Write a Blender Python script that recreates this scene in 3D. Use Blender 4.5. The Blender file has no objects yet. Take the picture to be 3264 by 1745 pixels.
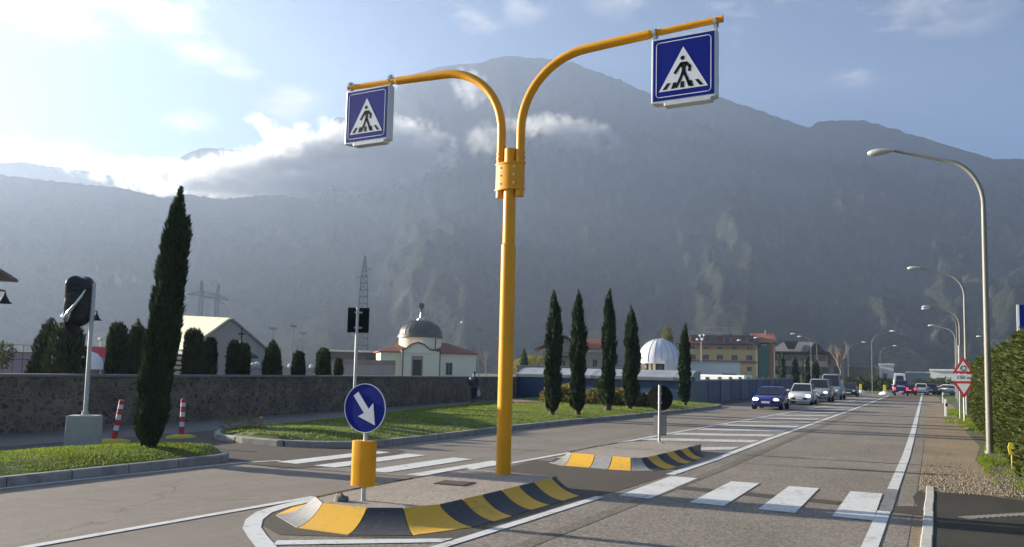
import bpy, bmesh, math, random
import numpy as np
from mathutils import Vector, Matrix, noise
random.seed(7); RNG = np.random.default_rng(7)
S = bpy.context.scene; COL = S.collection
R = math.radians
SUN_AZ = -96.5      # degrees from +Y (negative = left)
SUN_EL = 14.0
SUN_DIR = Vector((math.sin(R(SUN_AZ))*math.cos(R(SUN_EL)), math.cos(R(SUN_AZ))*math.cos(R(SUN_EL)), math.sin(R(SUN_EL))))

# ------------------------------------------------------------------ materials
def _new(name):
    m = bpy.data.materials.new(name); m.use_nodes = True
    nt = m.node_tree; b = nt.nodes['Principled BSDF']
    return m, nt, b
def N(nt, t, **k):
    n = nt.nodes.new(t)
    for a, v in k.items():
        if a.startswith('i_'):
            key = a[2:]; n.inputs[int(key) if key.isdigit() else key.replace('_', ' ')].default_value = v
        else: setattr(n, a, v)
    return n
def ramp(nt, fac, stops, interp='LINEAR'):
    r = nt.nodes.new('ShaderNodeValToRGB'); r.color_ramp.interpolation = interp
    e = r.color_ramp.elements
    while len(e) > 1: e.remove(e[-1])
    e[0].position = stops[0][0]; e[0].color = (*stops[0][1], 1)
    for p, c in stops[1:]:
        x = e.new(p); x.color = (*c, 1)
    nt.links.new(fac, r.inputs[0]); return r
def mix(nt, fac, a, b, mode='MIX'):
    m = nt.nodes.new('ShaderNodeMix'); m.data_type = 'RGBA'; m.blend_type = mode
    for sock, v in ((m.inputs[0], fac), (m.inputs[6], a), (m.inputs[7], b)):
        if hasattr(v, 'is_linked'): nt.links.new(v, sock)
        else: sock.default_value = v if not isinstance(v, tuple) else (*v[:3], 1)
    return m.outputs[2]
def math_(nt, op, a, b=None, c=None, clamp=False):
    m = nt.nodes.new('ShaderNodeMath'); m.operation = op; m.use_clamp = clamp
    for i, v in enumerate((a, b, c)):
        if v is None: continue
        if hasattr(v, 'is_linked'): nt.links.new(v, m.inputs[i])
        else: m.inputs[i].default_value = v
    return m.outputs[0]
def sc(c, k): return tuple(min(1, x*k) for x in c[:3])
def bump(nt, b, h, strength=.3, dist=.01):
    n = N(nt, 'ShaderNodeBump'); n.inputs['Strength'].default_value = strength; n.inputs['Distance'].default_value = dist
    nt.links.new(h, n.inputs['Height']); nt.links.new(n.outputs[0], b.inputs['Normal'])
def objco(nt, scale=None):
    t = N(nt, 'ShaderNodeTexCoord')
    if scale is None: return t.outputs['Object']
    m = N(nt, 'ShaderNodeMapping'); m.inputs['Scale'].default_value = scale
    nt.links.new(t.outputs['Object'], m.inputs[0]); return m.outputs[0]
def noise_(nt, co, scale, detail=5, rough=.6):
    n = N(nt, 'ShaderNodeTexNoise'); n.inputs['Scale'].default_value = scale; n.inputs['Detail'].default_value = detail; n.inputs['Roughness'].default_value = rough
    nt.links.new(co, n.inputs['Vector']); return n.outputs['Fac']
_mc = {}
def pm(name, col, rough=.6, var=.18, scale=6, metal=0, bmp=0, coat=0, spec=.5):
    """plain painted / cast surface with a little wear"""
    if name in _mc: return _mc[name]
    m, nt, b = _new(name); co = objco(nt)
    n1 = noise_(nt, co, scale, 6); n2 = noise_(nt, co, scale*9, 3)
    f = math_(nt, 'ADD', math_(nt, 'MULTIPLY', n1, .7), math_(nt, 'MULTIPLY', n2, .3))
    r = ramp(nt, f, [(.28, sc(col, 1-var)), (.5, col), (.74, sc(col, 1+var*.7))])
    nt.links.new(r.outputs[0], b.inputs['Base Color'])
    rr = ramp(nt, n1, [(.3, (rough*.8,)*3), (.7, (min(1, rough*1.2),)*3)]); nt.links.new(rr.outputs[0], b.inputs['Roughness'])
    b.inputs['Metallic'].default_value = metal; b.inputs['Specular IOR Level'].default_value = spec
    if coat: b.inputs['Coat Weight'].default_value = coat; b.inputs['Coat Roughness'].default_value = .12
    if bmp: bump(nt, b, n2, bmp, .01)
    _mc[name] = m; return m
def emit(name, col, st):
    if name in _mc: return _mc[name]
    m, nt, b = _new(name); b.inputs['Base Color'].default_value = (*col, 1)
    b.inputs['Emission Color'].default_value = (*col, 1); b.inputs['Emission Strength'].default_value = st
    _mc[name] = m; return m
def foliage(name, dark, lite, scale=1.5, trans=.25):
    m, nt, b = _new(name); co = objco(nt)
    g = N(nt, 'ShaderNodeNewGeometry')
    n = noise_(nt, co, scale, 4)
    f = math_(nt, 'ADD', math_(nt, 'MULTIPLY', n, .6), math_(nt, 'MULTIPLY', g.outputs['Random Per Island'], .4))
    r = ramp(nt, f, [(.25, dark), (.5, tuple((a+c)/2 for a, c in zip(dark, lite))), (.72, lite)])
    nt.links.new(r.outputs[0], b.inputs['Base Color']); b.inputs['Roughness'].default_value = .75
    b.inputs['Specular IOR Level'].default_value = .25
    if trans:
        t = N(nt, 'ShaderNodeBsdfTranslucent'); nt.links.new(r.outputs[0], t.inputs[0])
        ms = N(nt, 'ShaderNodeMixShader'); ms.inputs[0].default_value = trans
        nt.links.new(b.outputs[0], ms.inputs[1]); nt.links.new(t.outputs[0], ms.inputs[2])
        nt.links.new(ms.outputs[0], nt.nodes['Material Output'].inputs[0])
    return m
def asphalt(name, base, grain=.35, streak=.2, grainscale=60, warm=(1.05, 1, .92), patch=.25):
    m, nt, b = _new(name); co = objco(nt)
    big = noise_(nt, co, .35, 6, .65)
    st = noise_(nt, objco(nt, (1.6, .05, 1)), 1.0, 5, .6)
    mid = noise_(nt, co, 5, 4)
    gr = N(nt, 'ShaderNodeTexVoronoi'); gr.inputs['Scale'].default_value = grainscale; nt.links.new(co, gr.inputs['Vector'])
    g2 = noise_(nt, co, grainscale*.45, 3, .7)
    f = math_(nt, 'MULTIPLY', math_(nt, 'SUBTRACT', big, .5), patch*2)
    f = math_(nt, 'ADD', f, math_(nt, 'MULTIPLY', math_(nt, 'SUBTRACT', st, .5), streak*2))
    f = math_(nt, 'ADD', f, math_(nt, 'MULTIPLY', math_(nt, 'SUBTRACT', mid, .5), .3))
    f = math_(nt, 'ADD', f, math_(nt, 'MULTIPLY', math_(nt, 'SUBTRACT', g2, .5), grain*2))
    sep = N(nt, 'ShaderNodeSeparateColor'); nt.links.new(gr.outputs['Color'], sep.inputs[0])
    f = math_(nt, 'ADD', f, math_(nt, 'MULTIPLY', math_(nt, 'SUBTRACT', sep.outputs[0], .5), grain))
    f = math_(nt, 'ADD', f, .5, clamp=True)
    wv = N(nt, 'ShaderNodeTexNoise'); wv.inputs['Scale'].default_value = 1.1; wv.inputs['Detail'].default_value = 6; nt.links.new(co, wv.inputs['Vector'])
    wa = N(nt, 'ShaderNodeVectorMath', operation='MULTIPLY_ADD'); nt.links.new(wv.outputs['Color'], wa.inputs[0]); wa.inputs[1].default_value = (1.3, 1.3, 1.3); nt.links.new(co, wa.inputs[2])
    cr = N(nt, 'ShaderNodeTexVoronoi', feature='DISTANCE_TO_EDGE'); cr.inputs['Scale'].default_value = .28; nt.links.new(wa.outputs[0], cr.inputs['Vector'])
    cm = math_(nt, 'MULTIPLY', math_(nt, 'LESS_THAN', cr.outputs['Distance'], .0045), math_(nt, 'GREATER_THAN', noise_(nt, co, .21, 2), .50))
    spots = ramp(nt, noise_(nt, co, 1.7, 3, .5), [(.67, (0, 0, 0)), (.74, (1, 1, 1))])
    f = math_(nt, 'SUBTRACT', f, math_(nt, 'ADD', math_(nt, 'MULTIPLY', cm, .24), math_(nt, 'MULTIPLY', spots.outputs[0], .22)), clamp=True)
    w = tuple(x*y for x, y in zip(base, warm))
    r = ramp(nt, f, [(0, sc(w, .45)), (.5, w), (1, sc(w, 1.7))])
    nt.links.new(r.outputs[0], b.inputs['Base Color']); b.inputs['Roughness'].default_value = .85; b.inputs['Specular IOR Level'].default_value = .3
    bump(nt, b, math_(nt, 'ADD', gr.outputs['Distance'], g2), .35, .006)
    return m
def worn_paint(name, col, under, wear=.5, sc_=9):
    m, nt, b = _new(name); co = objco(nt)
    n = noise_(nt, co, sc_, 8, .75); n2 = noise_(nt, co, 1.3, 4)
    f = math_(nt, 'ADD', math_(nt, 'MULTIPLY', n, .75), math_(nt, 'MULTIPLY', n2, .3))
    r = ramp(nt, f, [(.62-wear*.22, (0, 0, 0)), (.74-wear*.18, (1, 1, 1))])
    c = mix(nt, r.outputs[0], col, under)
    d = mix(nt, math_(nt, 'MULTIPLY', n2, .5), c, sc(col, .72))
    nt.links.new(d, b.inputs['Base Color']); b.inputs['Roughness'].default_value = .7
    bump(nt, b, n, .15, .004)
    return m
# ------------------------------------------------------------------ mesh helpers
class MB:
    def __init__(s): s.v = []; s.f = []; s.m = []; s.cur = 0
    def add(s, vs, fs):
        o = len(s.v); s.v += [tuple(map(float, p)) for p in vs]
        s.f += [tuple(i+o for i in f) for f in fs]; s.m += [s.cur]*len(fs); return s
    def box(s, c, d, rz=0, taper=1.0, rot=None):
        x, y, z = (a/2 for a in d); vs = []
        for sz in (-1, 1):
            k = taper if sz > 0 else 1
            for sx, sy in ((-1, -1), (1, -1), (1, 1), (-1, 1)): vs.append(Vector((sx*x*k, sy*y*k, sz*z)))
        M = Matrix.Rotation(rz, 3, 'Z') if rot is None else rot
        vs = [M @ v + Vector(c) for v in vs]
        return s.add(vs, [(0, 3, 2, 1), (4, 5, 6, 7), (0, 1, 5, 4), (1, 2, 6, 5), (2, 3, 7, 6), (3, 0, 4, 7)])
    def tube(s, path, r, n=12, caps=True):
        P = [Vector(p) for p in path]; k = len(P)
        rr = r if hasattr(r, '__len__') else [r]*k
        t0 = (P[1]-P[0]).normalized(); u = t0.orthogonal().normalized(); vs = []; fs = []
        for i in range(k):
            t = (P[min(i+1, k-1)]-P[max(i-1, 0)]).normalized()
            u = (u - t*u.dot(t)).normalized(); w = t.cross(u)
            for j in range(n):
                a = 2*math.pi*j/n; vs.append(P[i]+(u*math.cos(a)+w*math.sin(a))*rr[i])
        for i in range(k-1):
            for j in range(n): fs.append((i*n+j, i*n+(j+1) % n, (i+1)*n+(j+1) % n, (i+1)*n+j))
        if caps: fs += [tuple(range(n))[::-1], tuple(range((k-1)*n, k*n))]
        return s.add(vs, fs)
    def cyl(s, c, r, h, n=16, r2=None): return s.tube([c, (c[0], c[1], c[2]+h)], [r, r if r2 is None else r2], n)
    def lathe(s, prof, c=(0, 0, 0), n=24, a0=0, a1=2*math.pi):
        full = abs(a1-a0-2*math.pi) < 1e-6; vs = []; fs = []; k = len(prof); m = n if full else n+1
        for r, z in prof:
            for j in range(m):
                a = a0+(a1-a0)*j/n; vs.append((c[0]+r*math.cos(a), c[1]+r*math.sin(a), c[2]+z))
        for i in range(k-1):
            for j in range(n):
                jj = (j+1) % m; fs.append((i*m+j, i*m+jj, (i+1)*m+jj, (i+1)*m+j))
        return s.add(vs, fs)
    def poly(s, pts, z=0.0): return s.add([(x, y, z) for x, y in pts], [tuple(range(len(pts)))])
    def prism(s, pts, h0, h1, axis='z', org=(0, 0, 0)):
        """2-D outline extruded along an axis; axis 'y': (u,v)->(x,z)"""
        k = len(pts); vs = []
        for h in (h0, h1):
            for u, v in pts:
                p = {'z': (u, v, h), 'y': (u, h, v), 'x': (h, u, v)}[axis]
                vs.append((p[0]+org[0], p[1]+org[1], p[2]+org[2]))
        fs = [tuple(range(k))[::-1], tuple(range(k, 2*k))]+[(i, (i+1) % k, k+(i+1) % k, k+i) for i in range(k)]
        return s.add(vs, fs)
    def stroke(s, pts, w, h0, h1, org=(0, 0, 0)):
        """thick line drawn in the xz plane"""
        for (a, b), (c, d) in zip(pts[:-1], pts[1:]):
            l = math.hypot(c-a, d-b); nx, ny = -(d-b)/l*w/2, (c-a)/l*w/2; ex, ey = (c-a)/l*w*.25, (d-b)/l*w*.25
            s.prism([(a+nx-ex, b+ny-ey), (a-nx-ex, b-ny-ey), (c-nx+ex, d-ny+ey), (c+nx+ex, d+ny+ey)], h0, h1, 'y', org)
        return s
    def build(s, name, mats, parent=None, smooth=None, bevel=0, loc=None, sub=0):
        me = bpy.data.meshes.new(name); me.from_pydata(s.v, [], s.f); me.validate()
        mats = mats if isinstance(mats, (list, tuple)) else [mats]
        for m in mats: me.materials.append(m)
        if len(mats) > 1 and len(s.m) == len(me.polygons): me.polygons.foreach_set('material_index', s.m)
        bm = bmesh.new(); bm.from_mesh(me); bmesh.ops.recalc_face_normals(bm, faces=bm.faces); bm.to_mesh(me); bm.free()
        if smooth is not None:
            me.shade_smooth()
            if smooth < 180: me.set_sharp_from_angle(angle=R(smooth))
        o = bpy.data.objects.new(name, me); COL.objects.link(o)
        if parent: o.parent = parent
        if loc: o.location = loc
        if bevel:
            b = o.modifiers.new('bevel', 'BEVEL'); b.width = bevel; b.segments = 2; b.limit_method = 'ANGLE'
        if sub:
            b = o.modifiers.new('sub', 'SUBSURF'); b.levels = sub; b.render_levels = sub
        return o
def fast_mesh(name, verts, faces, mat, parent=None, loc=None, smooth=False):
    """numpy arrays -> object (faces Nx3 or Nx4)"""
    me = bpy.data.meshes.new(name); k = faces.shape[1]
    me.vertices.add(len(verts)); me.vertices.foreach_set('co', verts.astype(np.float32).ravel())
    me.loops.add(faces.size); me.loops.foreach_set('vertex_index', faces.astype(np.int32).ravel())
    me.polygons.add(len(faces)); me.polygons.foreach_set('loop_start', np.arange(0, faces.size, k, dtype=np.int32))
    me.update(calc_edges=True); me.materials.append(mat)
    if smooth: me.shade_smooth()
    o = bpy.data.objects.new(name, me); COL.objects.link(o)
    if parent: o.parent = parent
    if loc: o.location = loc
    return o
def tag(o, label, cat, group=None):
    o['label'] = label; o['category'] = cat
    if group: o['group'] = group
    return o
def thing(name, label, cat, loc=(0, 0, 0), rz=0, group=None):
    o = bpy.data.objects.new(name, None); COL.objects.link(o); o.location = loc; o.rotation_euler = (0, 0, rz)
    return tag(o, label, cat, group)
def struct(o): o['kind'] = 'structure'; return o
def stuff(o, label=None, cat=None):
    o['kind'] = 'stuff'
    if label: o['label'] = label; o['category'] = cat
    return o
def dup(root, loc, rz=None, label=None):
    r = root.copy(); COL.objects.link(r); r.location = loc
    if rz is not None: r.rotation_euler = (0, 0, rz)
    if label: r['label'] = label
    for ch in list(root.children):
        c = ch.copy(); COL.objects.link(c); c.parent = r
        for g in ch.children:
            d = g.copy(); COL.objects.link(d); d.parent = c
    return r
# leaf sprays -------------------------------------------------------
def sprays(c, d, L, W):
    n = len(c); d = d/np.linalg.norm(d, axis=1, keepdims=True)
    s = np.cross(d, RNG.normal(size=(n, 3))); s /= np.linalg.norm(s, axis=1, keepdims=True)
    L = L[:, None]; W = W[:, None]
    v = np.stack([c, c+d*L*.45+s*W/2, c+d*L, c+d*L*.45-s*W/2], 1).reshape(-1, 3)
    f = np.arange(4*n).reshape(-1, 4); return v, f
def join(parts):
    V = []; F = []; o = 0
    for v, f in parts: V.append(v); F.append(f+o); o += len(v)
    return np.concatenate(V), np.concatenate(F)
def hull(prof, n=14, k=1.0, wob=.12):
    """closed wobbling core surface: prof rows (z, ox, oy, r)"""
    vs = []; ph = RNG.uniform(0, 6, 3)
    for z, ox, oy, r in prof:
        for j in range(n):
            a = 2*math.pi*j/n
            rr = r*k*(1+wob*math.sin(3*a+ph[0]+z*3)+wob*.7*math.sin(5*a+ph[1]-z*7))
            vs.append((ox+rr*math.cos(a), oy+rr*math.sin(a), z))
    fs = [(i*n+j, i*n+(j+1) % n, (i+1)*n+(j+1) % n, (i+1)*n+j) for i in range(len(prof)-1) for j in range(n)]
    return np.array(vs), np.array(fs)
def column_crown(prof, n, L=.22, W=.06, up=1.6, rag=.18):
    P = np.array(prof); z = P[:, 0]
    w = np.maximum(P[:, 3], .03); cum = np.concatenate([[0], np.cumsum((w[1:]+w[:-1])/2*np.diff(z))]); cum /= cum[-1]
    zz = np.interp(RNG.random(n), cum, z)
    r = np.interp(zz, z, P[:, 3]); ox = np.interp(zz, z, P[:, 1]); oy = np.interp(zz, z, P[:, 2])
    a = RNG.uniform(0, 2*np.pi, n); ph = RNG.uniform(0, 6, 4)
    lobe = 1+rag*(np.sin(4*a+ph[0]+zz*2.1)*.5+np.sin(7*a+ph[1]-zz*5)*.4+np.sin(zz*9+ph[2]+2*a)*.35)
    rr = r*lobe*(.72+.28*RNG.random(n)**.6)
    c = np.stack([ox+rr*np.cos(a), oy+rr*np.sin(a), zz], 1)
    d = np.stack([np.cos(a), np.sin(a), np.full(n, up)], 1)+RNG.normal(size=(n, 3))*.35
    s = np.minimum(1, .35+r/np.max(r))
    return join([hull([(p[0], p[1], p[2], p[3]) for p in prof], k=.74), sprays(c, d, L*s*RNG.uniform(.6, 1.3, n), W*s*RNG.uniform(.6, 1.3, n))])
def blob_crown(lobes, n, L=.25, W=.14):
    """lobes: (x,y,z,rx,ry,rz)"""
    C = []; D = []
    vol = np.array([l[3]*l[4]+l[4]*l[5] for l in lobes]); vol = vol/vol.sum()
    for l, q in zip(lobes, vol):
        k = max(4, int(n*q)); d = RNG.normal(size=(k, 3)); d /= np.linalg.norm(d, axis=1, keepdims=True)
        rad = .6+.45*RNG.random(k)**.7
        C.append(np.array(l[:3])+d*rad[:, None]*np.array(l[3:])); D.append(d+RNG.normal(size=(k, 3))*.7+np.array([0, 0, .3]))
    C = np.concatenate(C); D = np.concatenate(D); n = len(C)
    return sprays(C, D, L*RNG.uniform(.6, 1.3, n), W*RNG.uniform(.6, 1.3, n))
def in_poly(x, y, poly):
    r = np.zeros(len(x), bool); k = len(poly)
    for i in range(k):
        x1, y1 = poly[i]; x2, y2 = poly[(i+1) % k]
        c = ((y1 > y) != (y2 > y)) & (x < (x2-x1)*(y-y1)/((y2-y1) or 1e-9)+x1); r ^= c
    return r
def text_mesh(name, txt, size, mat, parent, loc, rot, ext=.002):
    cu = bpy.data.curves.new(name, 'FONT'); cu.body = txt; cu.size = size; cu.extrude = ext; cu.align_x = 'CENTER'; cu.align_y = 'CENTER'
    t = bpy.data.objects.new(name, cu); COL.objects.link(t)
    dg = bpy.context.evaluated_depsgraph_get(); me = bpy.data.meshes.new_from_object(t.evaluated_get(dg))
    bpy.data.objects.remove(t); me.materials.clear(); me.materials.append(mat)
    o = bpy.data.objects.new(name, me); COL.objects.link(o); o.parent = parent; o.location = loc; o.rotation_euler = rot
    return o

# ------------------------------------------------------------------ palette
YEL = pm('yellow_enamel', (.78, .335, .004), .42, .14, 3, coat=.06, spec=.3)
YELK = pm('yellow_kerb_paint', (.62, .36, .035), .6, .22, 7, bmp=.12)
BLKK = pm('charcoal_kerb_paint', (.045, .048, .056), .62, .3, 7, bmp=.12)
GRYK = pm('bare_kerb_concrete', (.42, .41, .39), .8, .2, 8, bmp=.2)
CONC = pm('concrete', (.33, .32, .30), .85, .2, 4, bmp=.25)
CONCD = pm('weathered_concrete', (.22, .215, .205), .9, .3, 3, bmp=.25)
GALV = pm('galvanised_steel', (.50, .51, .52), .42, .15, 8, metal=.55)
GREYP = pm('grey_lamp_paint', (.22, .21, .18), .5, .2, 4, metal=.15)
WHT = pm('white_paint', (.78, .78, .76), .45, .07, 5)
BLUE = pm('sign_blue', (.002, .012, .20), .5, .08, 3, spec=.15)
BLACKS = pm('sign_black', (.008, .010, .011), .6, .1, 5, spec=.15)
SWHITE = pm('sign_white', (.72, .74, .76), .5, .05, 4, spec=.2)
SRED = pm('sign_red', (.50, .03, .04), .4, .08, 5)
BACKDK = pm('sign_back_dark', (.003, .005, .004), .85, .2, 5, spec=.2)
REDP = pm('bollard_red', (.52, .035, .03), .5, .15, 10)
YBASE = pm('yellow_rubber', (.50, .40, .06), .8, .25, 9, bmp=.2)
BARK = pm('bark', (.09, .065, .045), .9, .35, 12, bmp=.4)
GLASS = pm('dark_window_glass', (.02, .024, .03), .12, .2, 2)
CREAM = pm('cream_plaster', (.88, .79, .60), .85, .08, 2)
WHITEW = pm('white_plaster', (.70, .68, .64), .85, .08, 2)
TERRA = pm('terracotta_roof', (.27, .095, .055), .85, .3, 9)
BROWNR = pm('dark_brown_roof', (.10, .055, .045), .85, .25, 8)
LEAD = pm('dome_lead_sheet', (.13, .115, .10), .5, .25, 4, metal=.3)
RUBBER = pm('tyre_rubber', (.012, .012, .013), .8, .2, 10)
ALLOY = pm('wheel_alloy', (.35, .35, .36), .35, .1, 10, metal=.7)
PLAT = pm('plate_white', (.7, .7, .68), .5, .05, 10)

# ------------------------------------------------------------------ camera
cam = bpy.data.cameras.new('camera'); co_ = bpy.data.objects.new('camera', cam); COL.objects.link(co_)
RM = Matrix(((0.8832957, 0.0185176, 0.4684504), (0.4682558, -0.0836883, -0.8796208), (0.0229154, 0.9963199, -0.0825924)))
co_.matrix_world = Matrix.Translation((0, 0, 1.85)) @ RM.to_4x4()
cam.sensor_width = 36; cam.lens = 36*2010/2576; cam.shift_y = (769-688.5)/2576
cam.clip_start = .1; cam.clip_end = 30000; S.camera = co_

# ------------------------------------------------------------------ sky, sun, haze
w = bpy.data.worlds.new('World'); S.world = w; w.use_nodes = True; nt = w.node_tree
bg = nt.nodes['Background']
sky = N(nt, 'ShaderNodeTexSky', sky_type='NISHITA', sun_disc=False, sun_elevation=R(SUN_EL), sun_rotation=R(SUN_AZ), altitude=200, air_density=.75, dust_density=.5, ozone_density=2.6)
tc = N(nt, 'ShaderNodeTexCoord'); D0 = tc.outputs['Generated']
warp = N(nt, 'ShaderNodeTexNoise'); warp.inputs['Scale'].default_value = 7; warp.inputs['Detail'].default_value = 5
mp = N(nt, 'ShaderNodeMapping'); mp.inputs['Scale'].default_value = (1, 1, 2.6); nt.links.new(D0, mp.inputs[0]); nt.links.new(mp.outputs[0], warp.inputs['Vector'])
def spot(d, rad, amt, zs=1.6):
    v = N(nt, 'ShaderNodeVectorMath', operation='SUBTRACT'); nt.links.new(D0, v.inputs[0]); v.inputs[1].default_value = d
    m = N(nt, 'ShaderNodeVectorMath', operation='MULTIPLY'); nt.links.new(v.outputs[0], m.inputs[0]); m.inputs[1].default_value = (1/rad, 1/rad, zs/rad)
    l = N(nt, 'ShaderNodeVectorMath', operation='LENGTH'); nt.links.new(m.outputs[0], l.inputs[0])
    return math_(nt, 'MULTIPLY', math_(nt, 'SUBTRACT', 1, l.outputs['Value'], clamp=True), amt)
acc = None
for d, rad, amt in [((-.80, .477, .39), .12, 1.1), ((-.745, .57, .385), .08, 1.0), ((-.70, .585, .405), .06, .8), ((-.715, .607, .350), .055, 1.0), ((-.695, .63, .345), .045, .9), ((-.747, .608, .269), .04, .8),
                    ((-.80, .56, .205), .11, 1.0), ((-.86, .46, .195), .13, 1.0), ((-.72, .64, .225), .09, .8), ((-.474, .777, .414), .05, .55), ((-.43, .793, .431), .05, .5), ((-.195, .889, .413), .09, .5),
                    ((-.02, .917, .398), .11, .6), ((-.073, .92, .386), .05, .5), ((-.071, .938, .339), .04, .35), ((-.66, .68, .31), .05, .5), ((-.3, .85, .44), .07, .4)]:
    s_ = spot(d, rad, amt); acc = s_ if acc is None else math_(nt, 'MAXIMUM', acc, s_)
cl = math_(nt, 'ADD', acc, math_(nt, 'MULTIPLY', math_(nt, 'SUBTRACT', warp.outputs['Fac'], .56), 3.2))
wisp = N(nt, 'ShaderNodeTexNoise'); wisp.inputs['Scale'].default_value = 20; wisp.inputs['Detail'].default_value = 7; wisp.inputs['Roughness'].default_value = .65; nt.links.new(mp.outputs[0], wisp.inputs['Vector'])
cl = math_(nt, 'ADD', cl, math_(nt, 'MULTIPLY', math_(nt, 'SUBTRACT', wisp.outputs['Fac'], .5), 2.4))
gate = math_(nt, 'MULTIPLY', acc, 3, clamp=True)
cl = math_(nt, 'MULTIPLY', math_(nt, 'MULTIPLY', cl, 1.3, clamp=True), gate, clamp=True)
dt = N(nt, 'ShaderNodeVectorMath', operation='DOT_PRODUCT'); nt.links.new(D0, dt.inputs[0]); dt.inputs[1].default_value = SUN_DIR
lit = math_(nt, 'POWER', math_(nt, 'MULTIPLY', math_(nt, 'ADD', dt.outputs['Value'], .25), .8, clamp=True), 1.4)
ccol = mix(nt, lit, (3.0, 3.1, 3.6), (5.2, 5.1, 5.0))
fin = mix(nt, cl, sky.outputs[0], ccol)
nt.links.new(fin, bg.inputs['Color']); bg.inputs['Strength'].default_value = .05
sl = bpy.data.lights.new('sun', 'SUN'); sl.energy = 5.0; sl.angle = R(.5); sl.color = (1, .90, .73)
so = bpy.data.objects.new('sun', sl); COL.objects.link(so); so.rotation_euler = SUN_DIR.to_track_quat('Z', 'Y').to_euler(); so.location = (-50, 0, 60)

HAZE = True
if HAZE:
    m = bpy.data.materials.new('valley_haze'); m.use_nodes = True; nt = m.node_tree; nt.nodes.clear()
    out = N(nt, 'ShaderNodeOutputMaterial'); pv = N(nt, 'ShaderNodeVolumePrincipled')
    pv.inputs['Color'].default_value = (.60, .74, 1.0, 1); pv.inputs['Density'].default_value = 2.3e-4; pv.inputs['Anisotropy'].default_value = .45
    nt.links.new(pv.outputs[0], out.inputs['Volume'])
    b = MB(); b.box((500, 1250, 559), (5000, 3900, 1120)); o = b.build('haze', m); stuff(o)

# ------------------------------------------------------------------ ground
def edge_off(y):
    return float(np.interp(y, [0, 22, 33, 61, 109, 165, 400], [0, -.03, -.13, -.45, -1.02, -1.67, -6]))
GRASSB = pm('field_ground', (.09, .10, .045), .95, .35, .4, bmp=.3)
b = MB(); b.poly([(-1950, -650), (2950, -650), (2950, 3150), (-1950, 3150)], 0); struct(b.build('ground', GRASSB))
ROADL = asphalt('asphalt_smooth', (.205, .186, .165), grain=.16, streak=.22, grainscale=70)
ROADR = asphalt('asphalt_coarse', (.205, .182, .158), grain=.6, streak=.14, grainscale=44, patch=.32, warm=(1.03, 1, .94))
ASPH_D = asphalt('asphalt_dark', (.075, .073, .070), grain=.3, streak=.05, grainscale=60)
ASPH_B = asphalt('asphalt_brown', (.082, .070, .058), grain=.35, streak=.1, grainscale=70)
DIRT = asphalt('dirt', (.235, .185, .13), grain=.45, streak=.1, grainscale=30, warm=(1, .98, .9), patch=.5)
def strip(mb, x0, x1, y0, y1, z, step=6):
    ys = np.arange(y0, y1+.01, step); ys[-1] = y1
    for a, c in zip(ys[:-1], ys[1:]):
        mb.add([(x0+edge_off(a), a, z), (x1+edge_off(a), a, z), (x1+edge_off(c), c, z), (x0+edge_off(c), c, z)], [(0, 1, 2, 3)])
b = MB(); b.poly([(-60, -40), (-11.9, -40), (-11.9, 150), (-40, 150)], .004); struct(b.build('pavement', ASPH_D))
b = MB(); b.poly([(-17.6, -10), (-18.4, -10), (-21.0, 15), (-26.3, 50), (-23.0, 50), (-18.6, 19), (-17.9, 14.8), (-17.6, 8)], .008); struct(b.build('pavement', asphalt('sidewalk_grey', (.17, .165, .16), grain=.2, streak=.05)))
b = MB(); strip(b, -12.05, -6.2, -30, 400, .008); struct(b.build('road', ROADL))
b = MB(); strip(b, -6.2, -.32, -30, 400, .008); struct(b.build('road', ROADR))
b = MB(); b.poly([(-7.2, 11.9), (-4.5, 11.9), (-4.42, 15.3), (-7.5, 15.3)], .012); struct(b.build('road', ASPH_B))
b = MB(); b.poly([(-16.5, 11.4), (-12.0, 11.25), (-10.5, 11.0), (-9.6, 12.2), (-10.6, 15.0), (-11.7, 15.5), (-14, 15), (-17, 15.6)], .012); struct(b.build('road', ASPH_B))
b = MB(); b.poly([(-5.2, 84), (-1.4, 84), (-1.7, 108), (-5.6, 108)], .012); struct(b.build('road', asphalt('asphalt_relaid', (.12, .095, .078), grain=.2)))
b = MB(); strip(b, -.36, 1.6, -30, 200, .005); struct(b.build('verge', DIRT))
b = MB(); b.poly([(-.1, -20), (4, -20), (4, 15.1), (2.6, 15.45), (1.2, 15.1), (.5, 15.5), (-.1, 15.35)], .012); struct(b.build('pavement', asphalt('asphalt_new', (.040, .038, .032), grain=.25, patch=.7)))
b = MB(); b.poly([(-.72, 12.6), (-.2, 12.55), (-.18, 15.3), (-.3, 15.5), (-.38, 14.4), (-.3, 13.4), (-.6, 13.2)], .013); struct(b.build('road', asphalt('asphalt_patch', (.06, .055, .048), grain=.3)))
# ---- painted markings
PAINT = worn_paint('road_paint', (.66, .66, .64), (.22, .20, .18), .35)
PAINTW = worn_paint('road_paint_worn', (.60, .60, .58), (.20, .18, .16), .5)
PAINTG = worn_paint('road_paint_overpainted', (.22, .22, .22), (.12, .11, .10), .6)
mk = MB(); ZM = .0165
def quad(mb, pts, z=ZM): mb.add([(x, y, z) for x, y in pts], [tuple(range(len(pts)))])
def line(mb, pts, wd, z=ZM):
    P = [Vector((p[0], p[1], 0)) for p in pts]; L_ = []
    for i, p in enumerate(P):
        t = (P[min(i+1, len(P)-1)]-P[max(i-1, 0)]).normalized(); n = Vector((-t.y, t.x, 0))*wd/2; L_.append((p+n, p-n))
    for (a, c), (d, e) in zip(L_[:-1], L_[1:]): mb.add([(q.x, q.y, z) for q in (a, c, e, d)], [(0, 1, 2, 3)])
for k, x in enumerate((-4.31, -3.22, -2.25, -1.28)):
    quad(mk, [(x, 11.68), (x+.5, 11.66), (x+.46, 14.5), (x-.02, 14.46)])
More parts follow.
